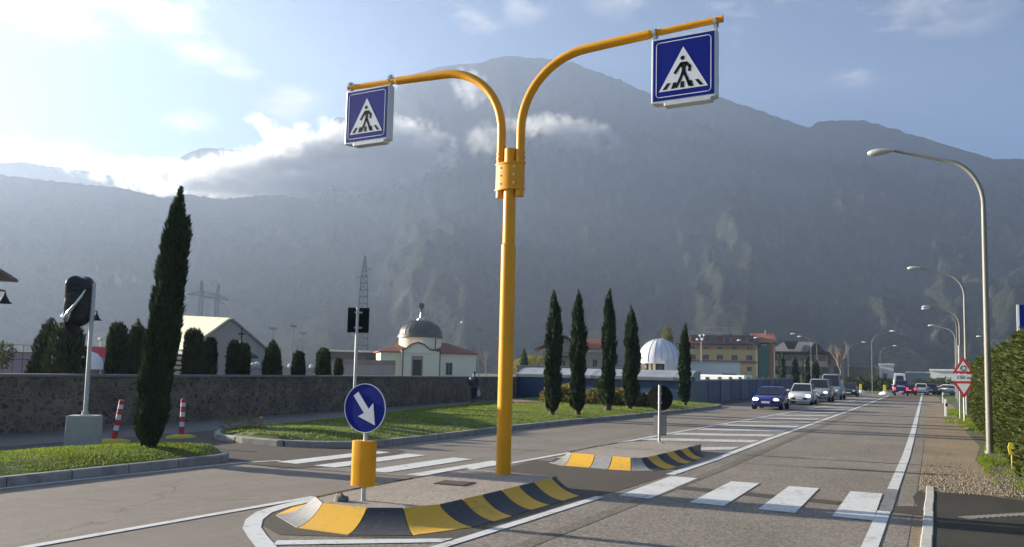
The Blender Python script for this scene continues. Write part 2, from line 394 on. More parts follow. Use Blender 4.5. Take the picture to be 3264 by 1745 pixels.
for x in (-11.25, -10.31, -9.14, -8.2):
    quad(mk, [(x-.04, 11.68), (x+.47, 11.68), (x+.55, 14.55), (x+.07, 14.55)])
# right edge line, left edge lines, lines flanking the islands
line(mk, [(-.68+edge_off(y), y) for y in (-10, 0, 8, 12.6)], .17); line(mk, [(-.68+edge_off(y), y) for y in (15.2, 22, 28, 33, 45, 61, 85, 109, 140)], .17)
line(mk, [(-4.7, -6), (-4.62, 7.2), (-4.56, 9), (-4.5, 11.4)], .14); line(mk, [(-4.42, 14.7), (-4.4, 18), (-4.5, 25), (-4.55, 40), (-4.75, 67), (-5.3, 110)], .17)
line(mk, [(-8.05, -6), (-8.02, 3), (-7.98, 5), (-7.92, 7), (-7.86, 8.9)], .13)
line(mk, [(-7.62, 14.4), (-7.55, 17), (-7.55, 25), (-7.35, 33), (-7.15, 42), (-6.7, 60), (-6.3, 90)], .14)
line(mk, [(-11.95, -6), (-11.88, 8), (-11.7, 11.2), (-11.4, 11.9)], .1)
arc = [(-7.70, 9.3), (-7.70, 8.6), (-7.66, 8.1), (-7.53, 7.62), (-7.27, 7.2), (-6.92, 6.82), (-6.5, 6.5), (-6.05, 6.18), (-5.5, 5.8), (-4.8, 5.2)]
line(mk, arc, .2)
quad(mk, [(-6.2, 6.48), (-6.08, 6.3), (-4.72, 7.38), (-4.72, 7.62)])
struct(mk.build('road_markings', PAINT))
mk = MB()
line(mk, [(-.68, 12.6), (-.7, 15.2)], .17, ZM+.001)
struct(mk.build('road_markings', PAINTG))
mk = MB()
for y0, xl in ((20.2, -6.1), (22.9, -7.4), (25.6, -7.4), (28.4, -7.3), (31.4, -7.25), (34.6, -7.2), (38, -7.1), (42, -7.0), (46.5, -6.9), (51.5, -6.75), (57, -6.6), (63, -6.5), (70, -6.3), (78, -6.2), (87, -6.1)):
    dx = -4.6+edge_off(y0); quad(mk, [(xl, y0-1.1), (dx, y0+.45), (dx, y0+1.5), (xl, y0-.1)])
struct(mk.build('road_markings', PAINTW))
mk = MB()
for x0, x1, y0 in ((-3.76, -3.27, 12.95), (-2.72, -2.3, 12.9), (-1.76, -1.33, 12.85), (-.86, -.72, 12.8)): quad(mk, [(x0, y0), (x1, y0-.03), (x1+.02, y0+.36), (x0+.03, y0+.4)], .0125)
tb = MB(); line(tb, [(-3.95, 4), (-3.9, 10), (-3.85, 16), (-3.95, 26), (-4.05, 45)], .2, .0118); struct(tb.build('road', asphalt('asphalt_sealed_joint', (.145, .128, .11), grain=.5, streak=.3, grainscale=42)))
quad(mk, [(-7.6, 9.3), (-7.58, 8.6), (-7.54, 8.15), (-7.42, 7.68), (-7.18, 7.28), (-6.86, 6.95), (-6.4, 6.72), (-4.66, 7.6), (-4.58, 9), (-4.52, 12), (-7.4, 12), (-7.6, 11)], .0122)  # brown asphalt ring; its right-hand band also paints in the island's shadow
struct(mk.build('road', ASPH_B))

# ------------------------------------------------------------------ grass berms with kerbs
GRASSG = pm('turf_soil', (.075, .105, .018), .95, .35, 2, bmp=.4)
BLADE = foliage('grass_blades', (.085, .135, .012), (.27, .34, .045), .8, .48)
nt = BLADE.node_tree; rm_ = [n for n in nt.nodes if n.type == 'VALTORGB'][0]
dry = ramp(nt, noise_(nt, objco(nt), .75, 5, .65), [(.55, (0, 0, 0)), (.68, (.75, .75, .75))])
dm_ = mix(nt, dry.outputs[0], rm_.outputs[0], (.24, .205, .075))
for n in nt.nodes:
    if n.type == 'BSDF_PRINCIPLED': nt.links.new(dm_, n.inputs['Base Color'])
    if n.type == 'BSDF_TRANSLUCENT': nt.links.new(dm_, n.inputs[0])
def mound(name, outer, ztop, n_in=3, zk=.15):
    """turf sheet rising from the kerb to ztop"""
    c = np.mean(outer, 0); b = MB(); rings = []
    for k in range(n_in+1):
        t = k/n_in*.75; z = zk+(ztop-zk)*math.sin(math.pi/2*k/n_in)
        rings.append([(x+(cx-x)*t, y+(cy-y)*t*.35, z) for (x, y), (cx, cy) in zip(outer, [mid_of(outer, p) for p in outer])])
    m = len(outer)
    for k in range(n_in): b.add(rings[k]+rings[k+1], [(i, (i+1) % m, m+(i+1) % m, m+i) for i in range(m)])
    b.add(rings[-1], [tuple(range(m))])
    return struct(b.build(name, GRASSG, smooth=40)), rings
def mid_of(poly, p):
    """point half way across the strip from p (strips run along y)"""
    xs = []
    for i in range(len(poly)):
        (x1, y1), (x2, y2) = poly[i], poly[(i+1) % len(poly)]
        if (y1 > p[1]) != (y2 > p[1]): xs.append(x1+(x2-x1)*(p[1]-y1)/(y2-y1))
    if not xs: return p
    return ((min(xs+[p[0]])+max(xs+[p[0]]))/2, p[1])
def blades(name, poly, n, zfun, h=(.05, .12), wd=.02, label='', dens=None):
    xs, ys = zip(*poly); X = []; Y = []; got = 0
    while got < n:
        x = RNG.uniform(min(xs), max(xs), n); y = min(ys)+(max(ys)-min(ys))*RNG.random(n)
        k = in_poly(x, y, poly)
        if dens: k &= RNG.random(n) < dens(x, y)
        X.append(x[k]); Y.append(y[k]); got += k.sum()
    x = np.concatenate(X)[:n]; y = np.concatenate(Y)[:n]; z = zfun(x, y)
    tuft = np.array([noise.noise((a*.9, c*.9, 3)) for a, c in zip(x, y)])
    L_ = RNG.uniform(*h, n)*(1+.7*tuft); a = RNG.uniform(0, 2*np.pi, n); lean = RNG.normal(size=(n, 2))*.35
    s = np.stack([np.cos(a), np.sin(a), np.zeros(n)], 1)*wd/2*RNG.uniform(.6, 1.5, n)[:, None]
    c = np.stack([x, y, z-.015], 1); tip = c+np.stack([lean[:, 0]*L_, lean[:, 1]*L_, L_], 1)
    v = np.stack([c-s, c+s, tip], 1).reshape(-1, 3)
    return stuff(fast_mesh(name, v, np.arange(3*n).reshape(-1, 3), BLADE), label, 'grass')
def height_of(ob):
    from mathutils.bvhtree import BVHTree
    me = ob.data; t = BVHTree.FromPolygons([v.co for v in me.vertices], [tuple(p.vertices) for p in me.polygons])
    def f(x, y):
        out = np.full(len(x), .15)
        for i, (a, c) in enumerate(zip(x, y)):
            h = t.ray_cast(Vector((a, c, 5)), Vector((0, 0, -1)))
            if h[0] is not None: out[i] = h[0].z
        return out
    return f
def kerb(name, path, label, wd=.15, h=.155, side=1, group='grey kerbs beside the road'):
    """row of kerb stones following a path; body lies on the left of travel when side=1"""
    P = [Vector((x, y, 0)) for x, y in path]; b = MB(); n = len(P); rows = []
    for i, p in enumerate(P):
        t = (P[min(i+1, n-1)]-P[max(i-1, 0)]).normalized(); nn = Vector((-t.y, t.x, 0))*wd*side
        rows.append([p, p+Vector((0, 0, h-.02))+nn*.03, p+nn*.16+Vector((0, 0, h)), p+nn+Vector((0, 0, h)), p+nn])
    for a, c in zip(rows[:-1], rows[1:]):
        b.add([*a, *c], [(i, i+1, 6+i, 5+i) for i in range(4)])
    b.add(rows[0], [(0, 1, 2, 3, 4)]); b.add(rows[-1], [(4, 3, 2, 1, 0)])
    return b.build(name, KERBM, smooth=35)
def kerb_material():
    m, nt, b = _new('kerb_stone'); co = objco(nt)
    n1 = noise_(nt, co, 2.5, 7); n2 = noise_(nt, co, 30, 4)
    r = ramp(nt, math_(nt, 'ADD', math_(nt, 'MULTIPLY', n1, .75), math_(nt, 'MULTIPLY', n2, .25)), [(.3, (.15, .145, .135)), (.5, (.30, .29, .27)), (.72, (.40, .385, .36))])
    sp = N(nt, 'ShaderNodeSeparateXYZ'); nt.links.new(co, sp.inputs[0])
    fr = math_(nt, 'FRACT', sp.outputs[1]); j = math_(nt, 'LESS_THAN', fr, .016)
    nt.links.new(mix(nt, j, r.outputs[0], (.05, .048, .045)), b.inputs['Base Color']); b.inputs['Roughness'].default_value = .9
    bump(nt, b, n2, .3, .006); return m
KERBM = kerb_material()
k1 = [(-12.0, -14)]+[(-12.0, y) for y in np.arange(-12, 10.3, 1.5)]+[(-12.0, 10.6), (-12.03, 11.0), (-12.15, 11.3), (-12.4, 11.5), (-12.75, 11.55), (-13.3, 11.45)]
tag(kerb('kerb', k1, ''), 'pale grey kerb with rounded end round the near left grass bank', 'kerb')
berm1 = [(-12.14, -14)]+[(-12.14, float(y)) for y in np.arange(-12, 10.4, 1.6)]+[(-12.16, 10.9), (-12.35, 11.3), (-12.75, 11.42), (-13.4, 11.3), (-14.3, 11.0), (-14.9, 10.2), (-15.1, 8.6)]+[(-15.2, float(y)) for y in np.arange(7, -14.1, -3)]
g1, _ = mound('verge', berm1, .27)
blades('grass', [(-12.16, -1), (-12.16, 10.9), (-12.4, 11.35), (-13.4, 11.25), (-14.9, 10.2), (-15.15, -1)], 52000, height_of(g1), (.025, .065), .022, 'short green grass on the near bank beside the road')
k2 = [(-16.9, 15.3), (-16.4, 14.7), (-15.7, 14.15), (-14.6, 13.95), (-13.5, 13.95), (-12.6, 14.25), (-12.0, 14.8), (-11.72, 15.6), (-11.72, 18), (-11.9, 22), (-11.85, 27), (-11.6, 31), (-11.45, 35), (-11.35, 41), (-11.4, 47), (-11.8, 50)]
tag(kerb('kerb', k2, ''), 'long grey kerb curving round the grass strip with cypresses', 'kerb')
berm2 = [(-16.8, 15.35), (-16.3, 14.8), (-15.65, 14.28), (-14.6, 14.1), (-13.5, 14.1), (-12.65, 14.4), (-12.13, 14.9), (-11.87, 15.6), (-11.87, 18), (-12.05, 22), (-12.0, 27), (-11.75, 31), (-11.6, 35), (-11.5, 41), (-11.55, 47), (-12, 50), (-14.5, 50.6), (-24, 50.2), (-24.2, 46), (-22.3, 40.5), (-20.6, 32), (-19.3, 26.6), (-17.9, 21.5), (-17.2, 18)]
g2, _ = mound('verge', berm2, .27)
blades('grass', berm2, 78000, height_of(g2), (.025, .07), .03, 'green grass strip between the stone wall and the road',
       dens=lambda x, y: np.clip(1.25-(y-14)/45, .25, 1))
b = MB(); b.poly([(.95, 13), (4, 13), (4, 60), (1.3, 60), (.9, 34), (1.05, 27), (.75, 22), (.95, 18)], .008); struct(b.build('verge', pm('verge_soil', (.085, .085, .04), .95, .4, 3, bmp=.4)))
flat = lambda x, y: np.full(len(x), .01)
blades('grass', [(.85, 17.2), (1.6, 15.8), (1.8, 27), (1.2, 27), (.8, 22)], 6000, flat, (.03, .11), .02, 'weedy green grass below the hedge by the lamp post', dens=lambda x, y: np.array([np.clip(.5+noise.noise((a*1.3, c*.8, 1))*1.6, .02, 1) for a, c in zip(x, y)]))
blades('grass', [(.25, 41), (1.5, 33), (1.7, 62), (.5, 62)], 8000, flat, (.04, .14), .03, 'tufty yellow green grass round the yield sign post', dens=lambda x, y: np.array([np.clip(.6+noise.noise((a*.9, c*.3, 5))*1.2, .05, 1) for a, c in zip(x, y)]))
# gravel
n = 3200; gx = RNG.uniform(-.3, 1.7, n); gy = 15.3+np.abs(RNG.normal(0, 2.2, n))+.15*gx; gs = RNG.uniform(.005, .02, n)
octv = np.array([(1, 0, 0), (0, 1, 0), (-1, 0, 0), (0, -1, 0), (0, 0, .75), (0, 0, -.5)]); octf = np.array([(0, 1, 4), (1, 2, 4), (2, 3, 4), (3, 0, 4), (1, 0, 5), (2, 1, 5), (3, 2, 5), (0, 3, 5)])
V = (octv[None]*RNG.uniform(.6, 1.4, (n, 6, 1)))*gs[:, None, None]+np.stack([gx, gy, .01+gs*.3], 1)[:, None]
F = (octf[None]+np.arange(n)[:, None, None]*6).reshape(-1, 3)
stuff(fast_mesh('gravel', V.reshape(-1, 3), F, pm('gravel_stone', (.25, .205, .16), .95, .5, 20)), 'loose pale gravel scattered on the dirt shoulder', 'gravel')
# pavement edging on the right
b = MB()
for i, y in enumerate(np.arange(-4, 15.3, 1.0)): b.box((-.14+random.uniform(-.006, .006), y+.5, .0), (.125, .985, .05), random.uniform(-.004, .004))
tag(b.build('edging_kerb', pm('pale_edging_stone', (.46, .44, .39), .85, .22, 5, bmp=.2), bevel=.012), 'pale stone edging along the dark right-hand pavement', 'kerb')
b = MB(); ax = Vector((.66, .75, 0)).normalized()
for i in range(13):
    p = Vector((.38, 12.78, .016))+ax*(.11*i); b.box(p, (.17, .055, .012), math.atan2(-.45, .9))
b.box(Vector((.38, 12.78, .012))+ax*.66, (.2, 1.6, .006), math.atan2(ax.y, ax.x)-math.pi/2)
tag(b.build('drain_grate', pm('grate_iron', (.16, .15, .13), .8, .2, 9)), 'narrow slotted drain grate set in the dark right pavement', 'drain')

# ------------------------------------------------------------------ traffic islands
YELK = worn_paint('yellow_kerb_paint', (.80, .44, .03), (.24, .19, .13), .22, 11); BLKK = worn_paint('charcoal_kerb_paint', (.040, .044, .053), (.15, .145, .135), .2, 11); GRYK = worn_paint('bare_kerb_concrete', (.34, .33, .31), (.17, .16, .15), .5, 11)
TOPM = asphalt('island_concrete', (.30, .265, .235), grain=.45, streak=0, grainscale=55)
def island(label, blocks, left_in, left_out, back_y, loc0, cols_left):
    t = thing('traffic_island', label, 'traffic island', (*loc0, 0)); lx, ly = loc0
    H_ = .2; inn = [bk[1] for bk in blocks]; top = inn+[(inn[-1][0], back_y)]+left_in
    b = MB(); b.add([(x-lx, y-ly, H_-.012) for x, y in top]+[(x-lx, y-ly, 0) for x, y in top], [tuple(range(len(top)))]+[(i, (i+1) % len(top), len(top)+(i+1) % len(top), len(top)+i) for i in range(len(top))])
    b.build('top', TOPM, t)
    def apron(a, c, mat):
        mb = MB(); (o0, i0), (o1, i1) = a, c; n = 8
        L0 = math.hypot(o1[0]-o0[0], o1[1]-o0[1]); k = .009/max(L0, .1)
        mixp = lambda p, q, s: (p[0]+(q[0]-p[0])*s, p[1]+(q[1]-p[1])*s)
        o0, o1 = mixp(o0, o1, k), mixp(o0, o1, 1-k); i0, i1 = mixp(i0, i1, k), mixp(i0, i1, 1-k)
        for p0, p1 in ((i0, o0), (i1, o1)):
            for j in range(n+1):
                u = j/n; x = p0[0]+(p1[0]-p0[0])*u; y = p0[1]+(p1[1]-p0[1])*u; z = .018+(H_-.018)*(1-u)**2.3
                mb.v.append((x-lx, y-ly, z))
        fs = [(j, j+1, n+2+j, n+1+j) for j in range(n)]
        q = len(mb.v); ii = [(i0, 0), (o0, 0), (o1, 0), (i1, 0)]
        mb.v += [(p[0]-lx, p[1]-ly, 0.0) for p, _ in ii]
        fs += [tuple([q]+[q+1]+list(range(n, -1, -1))), tuple([q+2, q+3]+list(range(n+1, 2*n+2))), (n, q+1, q+2, 2*n+1), (0, n+1, q+3, q)]
        mb.f = fs; mb.m = [0]*len(fs)
        mb.build('kerb_block', mat, t, smooth=30)
    for a, c in zip(blocks[:-1], blocks[1:]):
        apron(a[:2], c[:2], {'y': YELK, 'k': BLKK, 'g': GRYK}[c[2]])
    seq = list(zip(left_out, left_in))
    for (a, c, cl_) in zip(seq[:-1], seq[1:], cols_left): apron(a, c, {'y': YELK, 'k': BLKK, 'g': GRYK}[cl_])
    return t
B1 = [((-7.27, 7.55), (-7.06, 8.02), ''), ((-6.5, 7.1), (-6.66, 7.70), 'g'), ((-5.77, 7.12), (-6.02, 7.76), 'y'), ((-5.17, 7.5), (-5.67, 8.0), 'k'), ((-4.87, 8.29), (-5.46, 8.46), 'y'),
      ((-4.84, 8.74), (-5.44, 8.98), 'k'), ((-4.83, 9.2), (-5.42, 9.45), 'y'), ((-4.83, 9.75), (-5.41, 9.98), 'k'), ((-4.81, 10.28), (-5.41, 10.5), 'y'), ((-4.8, 10.7), (-5.40, 10.98), 'k'), ((-4.79, 11.3), (-5.40, 11.6), 'y'), ((-4.82, 11.5), (-5.42, 11.78), 'k')]
LI1 = [(-7.1, 11.86)]+[(-7.12, y) for y in (11.3, 10.8, 10.3, 9.8, 9.3, 8.8)]+[(-7.1, 8.4), (-7.06, 8.02)]
LO1 = [(-7.52, 11.86)]+[(-7.54, y) for y in (11.3, 10.8, 10.3, 9.8, 9.3, 8.8)]+[(-7.5, 8.1), (-7.27, 7.55)]
island('near traffic island with yellow and charcoal striped kerb holding the yellow arched pole', B1, LI1, LO1, 11.86, (-6.2, 9.5), 'ykykykyy')
B2 = [((-7.05, 15.0), (-6.85, 15.5), ''), ((-6.6, 14.72), (-6.74, 15.44), 'g'), ((-6.05, 14.72), (-6.2, 15.4), 'y'), ((-5.66, 14.7), (-5.82, 15.38), 'g'), ((-5.2, 14.76), (-5.42, 15.36), 'y'), ((-4.86, 15.05), (-5.24, 15.46), 'g'),
      ((-4.72, 15.5), (-5.2, 15.7), 'k'), ((-4.7, 16.1), (-5.17, 16.25), 'y'), ((-4.7, 16.7), (-5.16, 16.85), 'k'), ((-4.7, 17.2), (-5.14, 17.35), 'y'), ((-4.72, 17.7), (-5.13, 17.85), 'k'), ((-4.74, 18.2), (-5.12, 18.4), 'y'), ((-4.8, 18.7), (-5.15, 18.8), 'k')]
LI2 = [(-6.5, 19.7), (-6.75, 19.2), (-6.85, 18.5), (-6.9, 17.9), (-6.92, 17.3), (-6.92, 16.7), (-6.9, 16.0), (-6.85, 15.5)]
LO2 = [(-6.7, 19.9), (-7.15, 19.3), (-7.25, 18.5), (-7.3, 17.9), (-7.32, 17.3), (-7.32, 16.7), (-7.3, 15.9), (-7.05, 15.0)]
island('far traffic island with striped kerb holding the dark-backed round sign', B2, LI2, LO2, 19.7, (-6, 17), 'kykykyk')
# manhole plate
b = MB(); b.box((0, 0, .004), (.5, .42, .012), R(8)); b.box((0, 0, .012), (.42, .34, .006), R(8))
o = b.build('cover_plate', pm('rusted_plate', (.075, .055, .04), .8, .3, 12), loc=(-6.32, 10.2, .189)); tag(o, 'dark rusty square cover plate set in the near island', 'cover')

# ------------------------------------------------------------------ yellow arched pole
p = thing('arched_sign_pole', 'tall yellow pole with two curved arms spreading over the road', 'pole', (-6.29, 11.64, .188))
zb = .188
b = MB(); b.tube([(0, 0, 0), (0, 0, 3.77)], .122, 28); b.tube([(0, 0, 3.77), (0, 0, 3.80)], [.122, .106], 28); b.tube([(0, 0, 1.69), (0, 0, 1.705)], .1235, 28); b.cyl((0, 0, 0), .128, .02, 28); b.build('lower_pole', YEL, p, smooth=35)
b = MB(); b.tube([(0, 0, 3.8), (0, 0, 5.40)], .104, 28); b.tube([(0, 0, 5.40), (0, 0, 5.41)], [.104, .09], 28); b.build('upper_pole', YEL, p, smooth=35)
b = MB()
pts = [(-.262, 0), (-.245, -.06), (-.185, -.082), (-.06, -.125), (.06, -.125), (.185, -.082), (.245, -.06), (.262, 0), (.245, .06), (.185, .082), (.06, .125), (-.06, .125), (-.185, .082), (-.245, .06)]
b.prism(pts, 4.72, 5.15, 'z')
for z in (4.71, 5.15): b.prism([(x*1.06, y*1.1) for x, y in pts], z-.012, z+.012, 'z')
b.build('collar', YEL, p, smooth=22)
for sx in (-1, 1):
    for z in (4.80, 4.94, 5.07): b = MB(); b.tube([(sx*.125, -.10, z), (sx*.125, -.118, z)], .016, 6); b.build('bolt', GALV, p)
def arm(sx):
    cx = .185
    path = [(sx*cx, 0, 4.58), (sx*cx, 0, 5.3), (sx*cx, 0, 5.72)]
    for i in range(1, 15):
        a = math.pi/2*i/14*.985; path.append((sx*(cx+1.22*(1-math.cos(a))), 0, 5.72+1.2*math.sin(a)))
    path += [(sx*1.9, 0, 6.945), (sx*2.42, 0, 6.965)]
    b = MB(); b.tube(path, .073, 20)
    b.tube([(sx*2.42, 0, 6.965), (sx*2.44, 0, 6.966)], [.073, .058], 20); b.tube([(sx*2.44, 0, 6.966), (sx*3.56, 0, 7.0)], .052, 18)
    for z in (5.24, 5.32): b.tube([(sx*cx, 0, z), (sx*cx, 0, z+.02)], .083, 20)
    return b.build('arm', YEL, p, smooth=35)
arm(1); arm(-1)
# crossing signs hung from the arms
def crossing_sign(label, x0, ztop):
    t = thing('crossing_sign', label, 'road sign', (x0, 11.64, ztop), 0, 'illuminated crossing signs on the yellow arms')
    s = 1.0; h = 1.02; d = .17
    b = MB(); b.prism([(-s/2, 0), (s/2, 0), (s/2, -h), (s/2-.08, -h-.02), (s/2-.08, -h-.06), (-s/2+.2, -h-.06), (-s/2+.2, -h-.02), (-s/2, -h)], -d/2, d/2, 'y'); b.build('casing', pm('sign_casing', (.62, .63, .62), .4, .1, 5, metal=.2), t, bevel=.012)
    f = d/2; e = .03
    b = MB(); b.box((0, -f-.002, -h/2), (s-2*e, .008, h-2*e)); b.build('face', BLUE, t)
    b = MB(); r_ = .05; q = s/2-e-.05; ring = []
    for k, (cx, cz) in enumerate(((q-r_, -e-.05-r_), (-q+r_, -e-.05-r_), (-q+r_, -h+e+.05+r_), (q-r_, -h+e+.05+r_))):
        for j in range(6):
            a = math.pi/2*(k+j/5); ring.append((cx+r_*math.cos(a), cz+r_*math.sin(a)))
    ring.append(ring[0])
    for a_, c_ in zip(ring[:-1], ring[1:]):
        if a_ != c_: b.stroke([a_, c_], .012, -f-.008, -f-.004)
    b.build('border_line', SWHITE, t)
    U = lambda u, v: ((u-.5)*(s-2*e), -e-v*(h-2*e))
    b = MB(); b.prism([U(.5, .17), U(.1, .86), U(.9, .86)], -f-.0085, -f-.004, 'y'); b.build('white_triangle', SWHITE, t)
    b = MB(); y0, y1 = -f-.0105, -f-.008
    b.prism([(U(.49, .355)[0]+.034*math.cos(a), U(.49, .355)[1]+.034*math.sin(a)) for a in np.linspace(0, 2*math.pi, 14)[:-1]], y0, y1, 'y')
    b.prism([U(.475, .42), U(.53, .42), U(.56, .45), U(.54, .53), U(.545, .62), U(.465, .62), U(.48, .53), U(.45, .46)], y0, y1, 'y')
    for st in ([(.47, .44), (.425, .50), (.365, .585)], [(.545, .44), (.61, .51), (.60, .575)], [(.49, .60), (.45, .70), (.385, .815)], [(.52, .60), (.565, .70), (.605, .81)]):
        b.stroke([U(*q_) for q_ in st], .044, y0, y1)
    for u0, u1 in ((.265, .19), (.365, .335), (.49, .485), (.61, .64), (.72, .80)):
        b.prism([U(u0-.028, .735), U(u0+.028, .735), U(u1+.032, .835), U(u1-.032, .835)], y0, y1, 'y')
    b.build('pedestrian_symbol', BLACKS, t)
    for sx in (-1, 1):
        b = MB(); b.box((sx*(s/2-.03), 0, .03), (.04, .06, .12)); b.tube([(sx*(s/2-.03), -.08, .15), (sx*(s/2-.03), .08, .15)], .02, 8)
        b.lathe([(.07, -.02), (.082, -.02), (.082, .02), (.07, .02), (.07, -.02)], n=16); 
        k0 = len(b.v)-5*16
        for i in range(k0, len(b.v)):
            x, y, z = b.v[i]; b.v[i] = (sx*(s/2-.03)+z*1.2, y, x+.125)
        b.build('hanger', GALV, t, smooth=40)
    return t
crossing_sign('square blue crossing sign hanging from the right arm of the yellow pole', -3.31, 7.02)
crossing_sign('square blue crossing sign hanging from the left arm of the yellow pole', -9.32, 7.08)

# ------------------------------------------------------------------ keep-right sign
t = thing('keep_right_sign', 'round blue keep-right sign with white arrow above a yellow marker', 'road sign', (-6.42, 8.19, .188), R(4))
b = MB(); b.tube([(0, 0, 0), (0, 0, 1.45)], .03, 14); b.build('post', GALV, t, smooth=40)
b = MB(); b.tube([(0, -.045, 1.16), (0, -.033, 1.16)], .305, 48); b.tube([(0, -.033, 1.16), (0, -.026, 1.16)], .31, 48); b.build('disc', BLUE, t, smooth=30)
b = MB(); b.lathe([(.302, 0), (.31, 0), (.31, .014), (.302, .014), (.302, 0)], n=48)
b.v = [(x, -.05+z, 1.16+y) for x, y, z in b.v]; b.build('rim', SWHITE, t, smooth=30)
b = MB(); c45 = math.cos(R(-52)); s45 = math.sin(R(-52))
rot2 = lambda u, v: (u*c45-v*s45, 1.16+u*s45+v*c45)
b.prism([rot2(*q) for q in ((-.225, .043), (.045, .043), (.025, .14), (.262, 0), (.025, -.14), (.045, -.043), (-.225, -.043))], -.052, -.044, 'y'); b.build('arrow', SWHITE, t)
b = MB(); pr = [(-.15, .03), (-.15, -.06), (-.143, -.085), (-.10, -.115), (-.085, -.12), (.085, -.12), (.10, -.115), (.143, -.085), (.15, -.06), (.15, .03)]
b.prism(pr, .19, .74, 'z'); b.prism([(x*.97, y*.97) for x, y in pr], .74, .752, 'z'); b.build('marker_panel', YEL, t, smooth=30)
for y_, z_ in ((.02, .47), (-.01, 1.05), (-.01, 1.27)): b = MB(); b.box((0, y_, z_), (.075, .05, .038)); b.build('clamp', GALV, t)
b = MB(); vs, fs = [], []
b.lathe([(.0, .085), (.05, .08), (.085, .05), (.1, .02), (.095, -.01)], n=10)
b.v = [(x*(1+.25*math.sin(7*x+3*y+i)), y*.8, z*(1+.3*math.sin(i))) for i, (x, y, z) in enumerate(b.v)]
tag(b.build('stone', pm('grey_stone', (.16, .15, .14), .9, .3, 14, bmp=.4), smooth=60, loc=(-6.62, 8.0, .19)), 'small grey stone at the foot of the keep-right sign', 'stone')
# sign seen from behind on the far island
t = thing('round_sign', 'round road sign seen from its dark back on the far island', 'road sign', (-6.08, 19.3, .188), R(-3))
b = MB(); b.tube([(0, 0, 0), (0, 0, 1.42)], .034, 14); b.build('post', GALV, t, smooth=40)
b = MB(); b.tube([(0, .045, 1.1), (0, .06, 1.1)], .32, 40); b.build('disc', BACKDK, t, smooth=30)
b = MB(); b.prism([(x, -y+.02) for x, y in pr], .18, .66, 'z'); b.build('marker_panel', CONCD, t, smooth=30)
for z_ in (1.2, .98): b = MB(); b.box((0, .03, z_), (.1, .05, .04)); b.build('clamp', GALV, t)
b = MB(); b.box((.03, -.03, .01), (.12, .1, .03)); b.build('base_plate', GALV, t)

# ------------------------------------------------------------------ mountains
def mountain_mat(name, forest_d, forest_l, rock, rock_amt, sc_):
    m, nt, b = _new(name); co = objco(nt)
    n1 = noise_(nt, co, .004*sc_, 9, .62); n2 = noise_(nt, co, .03*sc_, 6, .7); n3 = noise_(nt, co, .12*sc_, 3)
    fo = ramp(nt, math_(nt, 'ADD', math_(nt, 'MULTIPLY', n2, .6), math_(nt, 'MULTIPLY', n3, .4)), [(.36, forest_d), (.5, tuple((a+c)/2 for a, c in zip(forest_d, forest_l))), (.64, forest_l)])
    g = N(nt, 'ShaderNodeNewGeometry'); sp = N(nt, 'ShaderNodeSeparateXYZ'); nt.links.new(g.outputs['Normal'], sp.inputs[0])
    steep = math_(nt, 'SUBTRACT', 1, sp.outputs[2])
    cf = noise_(nt, objco(nt, (.008*sc_, .008*sc_, .007*sc_)), 1.0, 8, .68)
    f = math_(nt, 'ADD', math_(nt, 'MULTIPLY', steep, .55), math_(nt, 'MULTIPLY', math_(nt, 'SUBTRACT', cf, .5), 1.5))
    f = math_(nt, 'ADD', f, math_(nt, 'MULTIPLY', math_(nt, 'SUBTRACT', n1, .5), 1.2))
    rk = ramp(nt, f, [(.44-rock_amt, (0, 0, 0)), (.85-rock_amt, (1, 1, 1))])
    rc = ramp(nt, n2, [(.3, sc(rock, .6)), (.7, rock)])
    nt.links.new(mix(nt, rk.outputs[0], fo.outputs[0], rc.outputs[0]), b.inputs['Base Color'])
    b.inputs['Roughness'].default_value = 1; b.inputs['Specular IOR Level'].default_value = 0
    bump(nt, b, n2, 1.0, 14); return m
def massif(name, pts, Dr, Df, mat, seed, na=420, nr=70, amp=70, prof=1.25):
    A = np.array([p[0] for p in pts]); E = np.array([p[1] for p in pts])
    az = np.linspace(A[0], A[-1], na); el = np.interp(az, A, E)
    fine = np.array([noise.noise((a*3.1, seed, 0))*.10+noise.noise((a*11, seed, 4))*.05+noise.noise((a*37, seed, 9))*.02 for a in az])
    el = el+fine*(el > 1)
    V = np.zeros((nr+8, na, 3))
    for j, (a, e) in enumerate(zip(az, el)):
        dr = Dr*(1+.07*noise.noise((a*.05, seed, 2))); df = Df*(1+.12*noise.noise((a*.09, seed, 7)))
        zr = 1.85+dr*math.tan(R(e)); sa, ca = math.sin(R(a)), math.cos(R(a))
        for i in range(nr+8):
            s = i/(nr-1)
            if s <= 1: r = df+(dr-df)*s; z = zr*(s**prof*.75+.25*s*s*s)-3*(1-s)
            else: r = dr+(s-1)*dr*1.6; z = zr*max(0, 1-(s-1)*6)
            env = min(1, s*2.2)*max(0, min(1, (1-s)*5)) if s <= 1 else 0
            if env > 0:
                q = (a*.18, s*1.1, seed)
                gul = 1-abs(noise.noise((a*.42+.5*noise.noise((s*5, a*.3, seed)), s*3.5, seed)))*2
                d = gul*.4+noise.noise((a*.2, s*4, seed+3))*.9+noise.noise((a*1.1, s*20, seed+5))*.34+noise.noise((a*3.2, s*60, seed+8))*.16
                r -= d*amp*2.2*env; z += d*amp*.55*env
            V[i, j] = (r*sa, r*ca, z)
    idx = np.arange((nr+8)*na).reshape(nr+8, na)
    F = np.stack([idx[:-1, :-1], idx[:-1, 1:], idx[1:, 1:], idx[1:, :-1]], -1).reshape(-1, 4)
    return struct(fast_mesh(name, V.reshape(-1, 3), F, mat, smooth=True))
MT_MAIN = mountain_mat('mountain_forest', (.012, .019, .012), (.036, .036, .024), (.105, .10, .095), .05, 1.3)
